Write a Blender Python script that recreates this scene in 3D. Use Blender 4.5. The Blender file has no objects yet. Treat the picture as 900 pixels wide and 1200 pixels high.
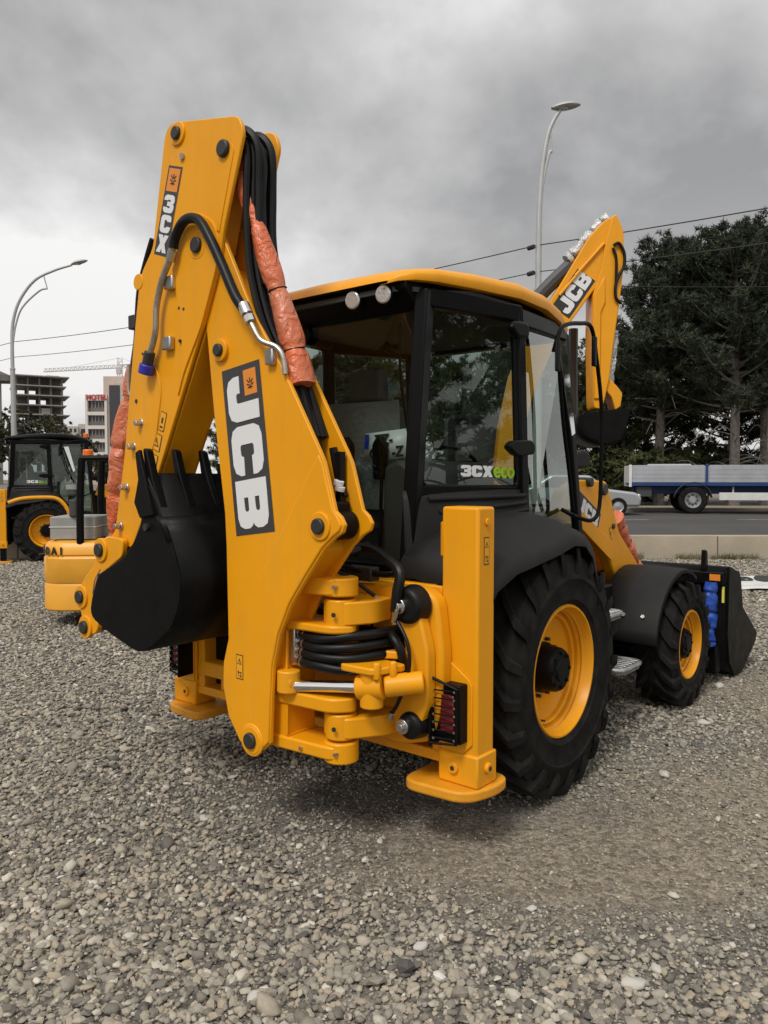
import bpy, bmesh, math, random
import numpy as np
from mathutils import Vector, Matrix, noise as mnoise

random.seed(7); np.random.seed(7)
R_ = math.radians
sc = bpy.context.scene
COL = sc.collection

# ------------------------------------------------------------------ camera
cam_d = bpy.data.cameras.new('camera'); cam = bpy.data.objects.new('camera', cam_d); COL.objects.link(cam)
cam.location = (0, 0, 1.8)
cam.rotation_euler = (R_(90 - 2.41), 0, 0)
cam_d.sensor_fit = 'VERTICAL'; cam_d.sensor_height = 34.6; cam_d.lens = 26.0
cam_d.clip_start = 0.05; cam_d.clip_end = 5000
sc.camera = cam
sc.render.resolution_x = 768; sc.render.resolution_y = 1024

# ------------------------------------------------------------------ world: overcast sky
SUN_EL, SUN_AZ = 52, 208
world = bpy.data.worlds.new('World'); sc.world = world; world.use_nodes = True
nt = world.node_tree; nt.nodes.clear()
def N(t, **k):
    n = nt.nodes.new(t)
    for a, b in k.items(): setattr(n, a, b)
    return n
def L(a, b): nt.links.new(a, b)
out = N('ShaderNodeOutputWorld'); bg = N('ShaderNodeBackground'); L(bg.outputs[0], out.inputs[0])
tc = N('ShaderNodeTexCoord'); sep = N('ShaderNodeSeparateXYZ'); L(tc.outputs['Generated'], sep.inputs[0])
zz = N('ShaderNodeMath', operation='MAXIMUM'); L(sep.outputs[2], zz.inputs[0]); zz.inputs[1].default_value = 0.0
za = N('ShaderNodeMath', operation='ADD'); L(zz.outputs[0], za.inputs[0]); za.inputs[1].default_value = 0.55
dx = N('ShaderNodeMath', operation='DIVIDE'); L(sep.outputs[0], dx.inputs[0]); L(za.outputs[0], dx.inputs[1])
dy = N('ShaderNodeMath', operation='DIVIDE'); L(sep.outputs[1], dy.inputs[0]); L(za.outputs[0], dy.inputs[1])
cmb = N('ShaderNodeCombineXYZ'); L(dx.outputs[0], cmb.inputs[0]); L(dy.outputs[0], cmb.inputs[1]); cmb.inputs[2].default_value = 0.0
mp = N('ShaderNodeMapping'); L(cmb.outputs[0], mp.inputs[0])
mp.inputs['Location'].default_value = (5.673, -15.987, 0.0); mp.inputs['Scale'].default_value = (1.0, 1.0, 1.0)
n1 = N('ShaderNodeTexNoise'); L(mp.outputs[0], n1.inputs['Vector'])
n1.inputs['Scale'].default_value = 1.10; n1.inputs['Detail'].default_value = 6; n1.inputs['Roughness'].default_value = 0.52; n1.inputs['Distortion'].default_value = 0.25
n2 = N('ShaderNodeTexNoise'); L(mp.outputs[0], n2.inputs['Vector'])
n2.inputs['Scale'].default_value = 4.2; n2.inputs['Detail'].default_value = 5; n2.inputs['Roughness'].default_value = 0.55
mx = N('ShaderNodeMix'); mx.data_type = 'FLOAT'; mx.inputs[0].default_value = 0.25
L(n1.outputs['Fac'], mx.inputs[2]); L(n2.outputs['Fac'], mx.inputs[3])
rmp = N('ShaderNodeValToRGB'); L(mx.outputs[0], rmp.inputs[0])
e = rmp.color_ramp; e.elements[0].position = 0.38; e.elements[0].color = (0.34, 0.338, 0.339, 1)
e.elements[1].position = 0.575; e.elements[1].color = (0.97, 0.965, 0.955, 1)
k = e.elements.new(0.49); k.color = (0.62, 0.616, 0.612, 1)
# a bright haze towards the horizon, as under any thick cloud deck seen through distance
hz = N('ShaderNodeMapRange'); L(sep.outputs[2], hz.inputs[0])
hz.inputs[1].default_value = 0.02; hz.inputs[2].default_value = 0.34; hz.inputs[3].default_value = 0.6; hz.inputs[4].default_value = 0.0
mh = N('ShaderNodeMix'); mh.data_type = 'RGBA'; L(hz.outputs[0], mh.inputs[0]); L(rmp.outputs[0], mh.inputs[6]); mh.inputs[7].default_value = (0.80, 0.775, 0.75, 1)
sky = N('ShaderNodeTexSky'); sky.sky_type = 'NISHITA'; sky.sun_disc = False
sky.sun_elevation = R_(SUN_EL); sky.sun_rotation = R_(SUN_AZ); sky.dust_density = 3
sk = N('ShaderNodeMix'); sk.data_type = 'RGBA'; sk.blend_type = 'ADD'; sk.inputs[0].default_value = 0.006
L(mh.outputs[2], sk.inputs[6]); L(sky.outputs[0], sk.inputs[7])
L(sk.outputs[2], bg.inputs[0]); bg.inputs[1].default_value = 0.70

# ------------------------------------------------------------------ sun behind the cloud
sd = bpy.data.lights.new('sun', 'SUN'); sun = bpy.data.objects.new('sun', sd); COL.objects.link(sun)
sd.energy = 1.5; sd.angle = R_(16); sd.color = (1.0, 0.965, 0.92)
az, el = R_(SUN_AZ), R_(SUN_EL)
dvec = Vector((math.sin(az) * math.cos(el), math.cos(az) * math.cos(el), math.sin(el)))
sun.rotation_euler = dvec.to_track_quat('Z', 'Y').to_euler()
sun.location = (0, 0, 30)

# ------------------------------------------------------------------ exposure
vs = sc.view_settings
vs.view_transform = 'Standard'; vs.look = 'None'; vs.gamma = 1.0; vs.use_curve_mapping = False
vs.exposure = 0.48
sc.cycles.use_denoising = True
sc.cycles.max_bounces = 8; sc.cycles.transparent_max_bounces = 24
sc.cycles.glossy_bounces = 4; sc.cycles.diffuse_bounces = 3; sc.cycles.transmission_bounces = 4

# ================================================================== materials
def mat(name, col, rough=0.5, metal=0.0, var=0.0, vscale=6.0, bump=0.0, bscale=40.0, col2=None, coat=0.0, spec=0.5, rvar=0.0, detail=5, dust=0.0):
    m = bpy.data.materials.new(name); m.use_nodes = True
    t = m.node_tree; b = t.nodes['Principled BSDF']
    b.inputs['Base Color'].default_value = (*col, 1); b.inputs['Roughness'].default_value = rough
    b.inputs['Metallic'].default_value = metal
    b.inputs['Specular IOR Level'].default_value = spec
    b.inputs['Coat Weight'].default_value = coat; b.inputs['Coat Roughness'].default_value = 0.12
    co = t.nodes.new('ShaderNodeTexCoord')
    if var > 0 or col2 or rvar > 0:
        n = t.nodes.new('ShaderNodeTexNoise'); n.inputs['Scale'].default_value = vscale; n.inputs['Detail'].default_value = detail
        n.inputs['Roughness'].default_value = 0.6
        t.links.new(co.outputs['Object'], n.inputs['Vector'])
        r = t.nodes.new('ShaderNodeValToRGB')
        r.color_ramp.elements[0].position = 0.32; r.color_ramp.elements[1].position = 0.68
        if col2: a, c = col, col2
        else: a = tuple(max(0, x * (1 - var)) for x in col); c = tuple(min(1, x * (1 + var)) for x in col)
        r.color_ramp.elements[0].color = (*a, 1); r.color_ramp.elements[1].color = (*c, 1)
        t.links.new(n.outputs['Fac'], r.inputs[0]); t.links.new(r.outputs[0], b.inputs['Base Color'])
        if rvar > 0:
            q = t.nodes.new('ShaderNodeMapRange'); t.links.new(n.outputs['Fac'], q.inputs[0])
            q.inputs[1].default_value = 0.3; q.inputs[2].default_value = 0.7
            q.inputs[3].default_value = max(0.02, rough - rvar); q.inputs[4].default_value = min(1, rough + rvar)
            t.links.new(q.outputs[0], b.inputs['Roughness'])
    if bump > 0:
        n = t.nodes.new('ShaderNodeTexNoise'); n.inputs['Scale'].default_value = bscale; n.inputs['Detail'].default_value = 4
        t.links.new(co.outputs['Object'], n.inputs['Vector'])
        bp = t.nodes.new('ShaderNodeBump'); bp.inputs['Strength'].default_value = bump; bp.inputs['Distance'].default_value = 0.02
        t.links.new(n.outputs['Fac'], bp.inputs['Height']); t.links.new(bp.outputs[0], b.inputs['Normal'])
    return m

M = {}
M['yellow'] = mat('yellow_paint', (0.81, 0.335, 0.005), 0.38, var=0.04, vscale=2.2, bump=0.02, bscale=55, coat=0.0, spec=0.32, rvar=0.06)
def streaks(m):
    # faint rain streaks and yard dust on the paint
    t = m.node_tree; b = t.nodes['Principled BSDF']; src = b.inputs['Base Color'].links[0].from_socket
    co = t.nodes.new('ShaderNodeTexCoord'); mp_ = t.nodes.new('ShaderNodeMapping'); mp_.inputs['Scale'].default_value = (9, 9, 1.1); t.links.new(co.outputs['Object'], mp_.inputs[0])
    n = t.nodes.new('ShaderNodeTexNoise'); n.inputs['Scale'].default_value = 1.0; n.inputs['Detail'].default_value = 7; n.inputs['Roughness'].default_value = .65; t.links.new(mp_.outputs[0], n.inputs['Vector'])
    r = t.nodes.new('ShaderNodeMapRange'); r.inputs[1].default_value = .50; r.inputs[2].default_value = .78; r.inputs[3].default_value = 0; r.inputs[4].default_value = .30; t.links.new(n.outputs['Fac'], r.inputs[0])
    x = t.nodes.new('ShaderNodeMix'); x.data_type = 'RGBA'; t.links.new(r.outputs[0], x.inputs[0]); t.links.new(src, x.inputs[6]); x.inputs[7].default_value = (.46, .27, .06, 1)
    t.links.new(x.outputs[2], b.inputs['Base Color'])
streaks(M['yellow'])
M['yellow_worn'] = mat('yellow_paint_worn', (0.66, 0.27, 0.008), 0.55, col2=(0.78, 0.33, 0.012), vscale=9, bump=0.06, bscale=60)
M['fork_yellow'] = mat('forklift_yellow', (0.82, 0.38, 0.035), 0.42, var=0.05, vscale=3)
M['black_paint'] = mat('black_paint', (0.0045, 0.0042, 0.0042), 0.44, spec=0.12, var=0.3, vscale=7, bump=0.04, bscale=60, rvar=0.1)
M['plastic'] = mat('dark_plastic', (0.0125, 0.012, 0.0115), 0.62, spec=0.26, var=0.18, vscale=5, bump=0.05, bscale=500)
M['cab'] = mat('cab_frame_black', (0.003, 0.003, 0.003), 0.38, spec=0.13, var=0.2, vscale=4)
M['rubber'] = mat('tyre_rubber', (0.006, 0.0057, 0.0055), 0.74, spec=0.12, col2=(0.020, 0.0185, 0.016), vscale=9, bump=0.06, bscale=90)
M['hose'] = mat('hose_rubber', (0.005, 0.005, 0.005), 0.42, spec=0.25, bump=0.05, bscale=300)
M['steel'] = mat('steel', (0.55, 0.53, 0.50), 0.32, metal=1.0, var=0.15, vscale=12)
M['chrome'] = mat('chrome', (0.80, 0.79, 0.77), 0.13, metal=1.0)
M['pipe'] = mat('zinc_pipe', (0.40, 0.37, 0.31), 0.42, metal=0.9, var=0.2, vscale=30)
M['alu'] = mat('cast_step', (0.42, 0.42, 0.42), 0.42, metal=0.8, var=0.25, vscale=25)
M['pin'] = mat('pin_black', (0.025, 0.024, 0.023), 0.5)
M['white'] = mat('decal_white', (0.74, 0.74, 0.74), 0.4)
M['decal'] = mat('decal_grey', (0.045, 0.044, 0.045), 0.42)
M['decal_black'] = mat('decal_black', (0.02, 0.02, 0.02), 0.42)
M['logo'] = mat('decal_orange', (0.75, 0.25, 0.03), 0.42)
M['green'] = mat('decal_green', (0.28, 0.55, 0.02), 0.42)
M['sticker'] = mat('sticker_yellow', (0.82, 0.37, 0.012), 0.45)
M['ylw_refl'] = mat('reflector_yellow', (0.80, 0.72, 0.12), 0.35)
M['red'] = mat('lamp_red', (0.13, 0.004, 0.008), 0.2, coat=0.6)
M['blue'] = mat('blue_plastic', (0.006, 0.05, 0.30), 0.38, var=0.4, vscale=14, bump=0.5, bscale=22)
M['cap'] = mat('blue_cap', (0.03, 0.03, 0.35), 0.4)
M['seat'] = mat('seat_fabric', (0.10, 0.10, 0.10), 0.85, bump=0.1, bscale=200)
M['bag'] = mat('clear_bag', (0.20, 0.21, 0.205), 0.25, bump=0.5, bscale=25)
M['lining'] = mat('cab_lining', (0.05, 0.054, 0.053), 0.8)
M['plate_blue'] = mat('plate_blue', (0.01, 0.03, 0.35), 0.4)
M['foil'] = mat('foil', (0.50, 0.50, 0.49), 0.35, metal=0.5, bump=1.0, bscale=30)
M['blue_truck'] = mat('truck_blue', (0.012, 0.045, 0.16), 0.45, var=0.2)
M['board'] = mat('truck_board', (0.34, 0.35, 0.37), 0.6, var=0.14, vscale=1.6, bump=0.05)
M['offwhite'] = mat('off_white', (0.62, 0.62, 0.58), 0.55, var=0.08)
M['grey_box'] = mat('grey_box', (0.30, 0.30, 0.28), 0.6, var=0.1)
M['dark_grey'] = mat('dark_grey', (0.05, 0.05, 0.048), 0.6)
M['silver'] = mat('car_silver', (0.40, 0.41, 0.42), 0.3, metal=0.5)
M['conc'] = mat('concrete_raw', (0.30, 0.285, 0.26), 0.9, var=0.15, vscale=0.3)
M['conc_dark'] = mat('concrete_dark', (0.14, 0.13, 0.12), 0.9, var=0.2, vscale=0.3)
M['hotel_wall'] = mat('hotel_wall', (0.50, 0.40, 0.34), 0.9, var=0.08, vscale=0.4)
M['hotel_white'] = mat('hotel_white', (0.62, 0.57, 0.53), 0.9)
M['bglass'] = mat('window_dark', (0.045, 0.042, 0.045), 0.25)
M['hotel_red'] = mat('hotel_red', (0.45, 0.03, 0.04), 0.6)
M['far_block'] = mat('far_block', (0.46, 0.42, 0.37), 0.9)
M['crane'] = mat('crane_steel', (0.50, 0.46, 0.43), 0.8)
M['galv'] = mat('galvanised', (0.44, 0.44, 0.43), 0.55, metal=0.3, var=0.08, vscale=2)
M['wire'] = mat('wire', (0.03, 0.03, 0.03), 0.7)
M['beacon'] = mat('beacon_orange', (0.8, 0.16, 0.01), 0.25)
M['bark'] = mat('pine_bark', (0.12, 0.103, 0.09), 0.95, col2=(0.25, 0.22, 0.195), vscale=7, bump=0.9, bscale=9)
M['twig'] = mat('dead_twig', (0.17, 0.15, 0.13), 0.95)
M['earth'] = mat('far_earth', (0.16, 0.14, 0.115), 0.95, var=0.2, vscale=0.4)

def wrap_material():
    m = mat('orange_wrap', (0.72, 0.14, 0.04), 0.36, col2=(0.60, 0.21, 0.11), vscale=3, spec=0.5)
    t = m.node_tree; b = t.nodes['Principled BSDF']
    co = t.nodes.new('ShaderNodeTexCoord')
    n = t.nodes.new('ShaderNodeTexNoise'); n.inputs['Scale'].default_value = 11; n.inputs['Detail'].default_value = 2; n.inputs['Distortion'].default_value = 2.2
    t.links.new(co.outputs['Object'], n.inputs['Vector'])
    bp = t.nodes.new('ShaderNodeBump'); bp.inputs['Strength'].default_value = 0.65; bp.inputs['Distance'].default_value = 0.03
    t.links.new(n.outputs['Fac'], bp.inputs['Height'])
    mp_ = t.nodes.new('ShaderNodeMapping'); mp_.inputs['Scale'].default_value = (1, 1, .35); t.links.new(co.outputs['Object'], mp_.inputs[0])
    v = t.nodes.new('ShaderNodeTexVoronoi'); v.feature = 'DISTANCE_TO_EDGE'; v.inputs['Scale'].default_value = 24; t.links.new(mp_.outputs[0], v.inputs['Vector'])
    b2 = t.nodes.new('ShaderNodeBump'); b2.inputs['Strength'].default_value = 0.45; b2.inputs['Distance'].default_value = 0.012; t.links.new(v.outputs['Distance'], b2.inputs['Height']); t.links.new(bp.outputs[0], b2.inputs['Normal'])
    t.links.new(b2.outputs[0], b.inputs['Normal'])
    b.inputs['Roughness'].default_value = 0.36; b.inputs['Transmission Weight'].default_value = 0.12
    return m
M['wrap'] = wrap_material()

def glass_material(name, tint, refl=1.0):
    m = bpy.data.materials.new(name); m.use_nodes = True
    t = m.node_tree; t.nodes.clear()
    o = t.nodes.new('ShaderNodeOutputMaterial'); mixn = t.nodes.new('ShaderNodeMixShader')
    tr = t.nodes.new('ShaderNodeBsdfTransparent'); tr.inputs[0].default_value = (*tint, 1)
    gl = t.nodes.new('ShaderNodeBsdfGlossy'); gl.inputs['Roughness'].default_value = 0.015
    gl.inputs[0].default_value = (0.9, 0.95, 0.93, 1)
    fr = t.nodes.new('ShaderNodeFresnel'); ge = t.nodes.new('ShaderNodeNewGeometry'); io = t.nodes.new('ShaderNodeMapRange')   # same reflectance from both sides of a thin pane
    io.inputs[3].default_value = 1.5; io.inputs[4].default_value = 1/1.5; t.links.new(ge.outputs['Backfacing'], io.inputs[0]); t.links.new(io.outputs[0], fr.inputs[0])
    mu = t.nodes.new('ShaderNodeMath'); mu.operation = 'MULTIPLY'; mu.inputs[1].default_value = refl; mu.use_clamp = True
    t.links.new(fr.outputs[0], mu.inputs[0]); t.links.new(mu.outputs[0], mixn.inputs[0])
    t.links.new(tr.outputs[0], mixn.inputs[1]); t.links.new(gl.outputs[0], mixn.inputs[2]); t.links.new(mixn.outputs[0], o.inputs[0])
    return m
M['glass'] = glass_material('cab_glass', (0.58, 0.665, 0.63), 1.9)
M['rear_glass'] = glass_material('rear_glass', (0.60, 0.68, 0.65), 0.9)
M['mirror'] = mat('sky_reflection_strip', (0.8, 0.8, 0.8), 0.04, metal=1.0)
M['lens'] = mat('lamp_lens', (0.62, 0.62, 0.60), 0.10, metal=0.35, coat=0.8, bump=0.25, bscale=45)

def leaf_material(name, a, b_):
    m = bpy.data.materials.new(name); m.use_nodes = True
    t = m.node_tree; b = t.nodes['Principled BSDF']
    b.inputs['Roughness'].default_value = 0.75; b.inputs['Specular IOR Level'].default_value = 0.2
    co = t.nodes.new('ShaderNodeTexCoord'); n = t.nodes.new('ShaderNodeTexNoise'); n.inputs['Scale'].default_value = 0.9; n.inputs['Detail'].default_value = 3
    t.links.new(co.outputs['Object'], n.inputs['Vector'])
    r = t.nodes.new('ShaderNodeValToRGB'); r.color_ramp.elements[0].position = 0.35; r.color_ramp.elements[1].position = 0.65
    r.color_ramp.elements[0].color = (*a, 1); r.color_ramp.elements[1].color = (*b_, 1)
    t.links.new(n.outputs['Fac'], r.inputs[0]); t.links.new(r.outputs[0], b.inputs['Base Color'])
    return m
M['needle'] = leaf_material('pine_needles', (0.027, 0.035, 0.022), (0.060, 0.072, 0.042))
M['needle2'] = leaf_material('pine_needles_young', (0.034, 0.041, 0.018), (0.075, 0.082, 0.030))
M['leaf'] = leaf_material('leaves', (0.035, 0.042, 0.022), (0.085, 0.085, 0.045))
M['grass'] = leaf_material('dry_grass', (0.09, 0.10, 0.035), (0.20, 0.17, 0.08))

def ground_material():
    m = bpy.data.materials.new('gravel_ground'); m.use_nodes = True
    t = m.node_tree; b = t.nodes['Principled BSDF']; b.inputs['Roughness'].default_value = 0.95; b.inputs['Specular IOR Level'].default_value = 0.2
    co = t.nodes.new('ShaderNodeTexCoord')
    big = t.nodes.new('ShaderNodeTexNoise'); big.inputs['Scale'].default_value = 0.7; big.inputs['Detail'].default_value = 6
    v1 = t.nodes.new('ShaderNodeTexVoronoi'); v1.inputs['Scale'].default_value = 42
    v2 = t.nodes.new('ShaderNodeTexVoronoi'); v2.inputs['Scale'].default_value = 110
    fin = t.nodes.new('ShaderNodeTexNoise'); fin.inputs['Scale'].default_value = 260; fin.inputs['Detail'].default_value = 3
    for n in (big, v1, v2, fin): t.links.new(co.outputs['Object'], n.inputs['Vector'])
    ra = t.nodes.new('ShaderNodeValToRGB'); t.links.new(big.outputs['Fac'], ra.inputs[0])
    ra.color_ramp.elements[0].position = 0.35; ra.color_ramp.elements[0].color = (0.13, 0.12, 0.107, 1)  # base tone kept dark to stand in for shade in the gaps between stones
    ra.color_ramp.elements[1].position = 0.68; ra.color_ramp.elements[1].color = (0.23, 0.21, 0.178, 1)
    sep = t.nodes.new('ShaderNodeSeparateColor'); t.links.new(v1.outputs['Color'], sep.inputs[0])
    mr = t.nodes.new('ShaderNodeMapRange'); t.links.new(sep.outputs[0], mr.inputs[0]); mr.inputs[3].default_value = 0.62; mr.inputs[4].default_value = 1.4
    sep2 = t.nodes.new('ShaderNodeSeparateColor'); t.links.new(v2.outputs['Color'], sep2.inputs[0])
    mr2 = t.nodes.new('ShaderNodeMapRange'); t.links.new(sep2.outputs[0], mr2.inputs[0]); mr2.inputs[3].default_value = 0.7; mr2.inputs[4].default_value = 1.3
    mul = t.nodes.new('ShaderNodeMath'); mul.operation = 'MULTIPLY'; t.links.new(mr.outputs[0], mul.inputs[0]); t.links.new(mr2.outputs[0], mul.inputs[1])
    mc = t.nodes.new('ShaderNodeVectorMath'); mc.operation = 'SCALE'; t.links.new(ra.outputs[0], mc.inputs[0]); t.links.new(mul.outputs[0], mc.inputs['Scale'])
    # compacted tan dirt where vehicles have driven over the gravel
    prev = None
    for (cx, cy, rx, ry) in ((1.0, 3.55, 1.5, .55), (2.4, 4.1, 1.6, .9), (3.6, 6.2, 1.3, 1.3)):
        mpn = t.nodes.new('ShaderNodeMapping'); mpn.vector_type = 'TEXTURE'; mpn.inputs['Location'].default_value = (cx, cy, 0); mpn.inputs['Scale'].default_value = (rx, ry, 1); t.links.new(co.outputs['Object'], mpn.inputs[0])
        ln_ = t.nodes.new('ShaderNodeVectorMath'); ln_.operation = 'LENGTH'; t.links.new(mpn.outputs[0], ln_.inputs[0])
        if prev is None: prev = ln_.outputs['Value']
        else:
            mi = t.nodes.new('ShaderNodeMath'); mi.operation = 'MINIMUM'; t.links.new(prev, mi.inputs[0]); t.links.new(ln_.outputs['Value'], mi.inputs[1]); prev = mi.outputs[0]
    nz_ = t.nodes.new('ShaderNodeTexNoise'); nz_.inputs['Scale'].default_value = 3.5; nz_.inputs['Detail'].default_value = 6; t.links.new(co.outputs['Object'], nz_.inputs['Vector'])
    sm = t.nodes.new('ShaderNodeMath'); sm.operation = 'ADD'; t.links.new(prev, sm.inputs[0]); t.links.new(nz_.outputs['Fac'], sm.inputs[1])
    mk = t.nodes.new('ShaderNodeMapRange'); t.links.new(sm.outputs[0], mk.inputs[0]); mk.inputs[1].default_value = 1.05; mk.inputs[2].default_value = 1.65; mk.inputs[3].default_value = .6; mk.inputs[4].default_value = 0
    tan = t.nodes.new('ShaderNodeMix'); tan.data_type = 'RGBA'; t.links.new(mk.outputs[0], tan.inputs[0]); t.links.new(ra.outputs[0], tan.inputs[6]); tan.inputs[7].default_value = (.33, .275, .20, 1)
    t.links.new(tan.outputs[2], mc.inputs[0])
    t.links.new(mc.outputs[0], b.inputs['Base Color'])
    ad = t.nodes.new('ShaderNodeMath'); ad.operation = 'ADD'; t.links.new(v1.outputs['Distance'], ad.inputs[0]); t.links.new(fin.outputs['Fac'], ad.inputs[1])
    bp = t.nodes.new('ShaderNodeBump'); bp.inputs['Strength'].default_value = 0.7; bp.inputs['Distance'].default_value = 0.015; bp.invert = True
    t.links.new(ad.outputs[0], bp.inputs['Height']); t.links.new(bp.outputs[0], b.inputs['Normal'])
    return m
M['ground'] = ground_material()

def stone_material():
    m = bpy.data.materials.new('pebble'); m.use_nodes = True
    t = m.node_tree; b = t.nodes['Principled BSDF']; b.inputs['Roughness'].default_value = 0.82; b.inputs['Specular IOR Level'].default_value = 0.25
    at = t.nodes.new('ShaderNodeAttribute'); at.attribute_type = 'INSTANCER'; at.attribute_name = 'tone'
    r = t.nodes.new('ShaderNodeValToRGB'); t.links.new(at.outputs['Fac'], r.inputs[0])
    els = [(0.0, (0.09, 0.086, 0.08)), (0.22, (0.20, 0.178, 0.145)), (0.45, (0.335, 0.305, 0.25)), (0.62, (0.37, 0.31, 0.225)), (0.78, (0.46, 0.425, 0.355)), (0.92, (0.60, 0.55, 0.455)), (1.0, (0.62, 0.60, 0.55))]
    r.color_ramp.elements[0].position = 0; r.color_ramp.elements[0].color = (*els[0][1], 1)
    r.color_ramp.elements[1].position = 1; r.color_ramp.elements[1].color = (*els[-1][1], 1)
    for p, c in els[1:-1]: q = r.color_ramp.elements.new(p); q.color = (*c, 1)
    co = t.nodes.new('ShaderNodeTexCoord'); n = t.nodes.new('ShaderNodeTexNoise'); n.inputs['Scale'].default_value = 2.5; n.inputs['Detail'].default_value = 4
    t.links.new(co.outputs['Object'], n.inputs['Vector'])
    mr = t.nodes.new('ShaderNodeMapRange'); t.links.new(n.outputs['Fac'], mr.inputs[0]); mr.inputs[3].default_value = 0.7; mr.inputs[4].default_value = 1.25
    mc = t.nodes.new('ShaderNodeVectorMath'); mc.operation = 'SCALE'; t.links.new(r.outputs[0], mc.inputs[0]); t.links.new(mr.outputs[0], mc.inputs['Scale'])
    t.links.new(mc.outputs[0], b.inputs['Base Color'])
    n2 = t.nodes.new('ShaderNodeTexNoise'); n2.inputs['Scale'].default_value = 6; n2.inputs['Detail'].default_value = 3; t.links.new(co.outputs['Object'], n2.inputs['Vector'])
    bp = t.nodes.new('ShaderNodeBump'); bp.inputs['Strength'].default_value = 0.35; bp.inputs['Distance'].default_value = 0.004; t.links.new(n2.outputs['Fac'], bp.inputs['Height']); t.links.new(bp.outputs[0], b.inputs['Normal'])
    return m
M['pebble'] = stone_material()
M['pale_stone'] = mat('pale_stone', (0.40, 0.38, 0.34), 0.85, col2=(0.56, 0.53, 0.47), vscale=18, bump=0.15, bscale=40)

def asphalt_material():
    m = mat('asphalt', (0.050, 0.047, 0.045), 0.85, col2=(0.072, 0.067, 0.063), vscale=0.5, bump=0.25, bscale=60)
    return m
M['asphalt'] = asphalt_material()
M['marking'] = mat('road_paint', (0.26, 0.25, 0.24), 0.8, var=0.3, vscale=3)
M['kerb'] = mat('concrete_kerb', (0.34, 0.29, 0.215), 0.9, col2=(0.42, 0.36, 0.275), vscale=1.3, bump=0.2, bscale=25)
M['far_wall'] = mat('far_wall', (0.27, 0.22, 0.17), 0.95, var=0.1, vscale=0.6)

# ================================================================== mesh helpers
def unit(v): return Vector(v).normalized()

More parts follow.
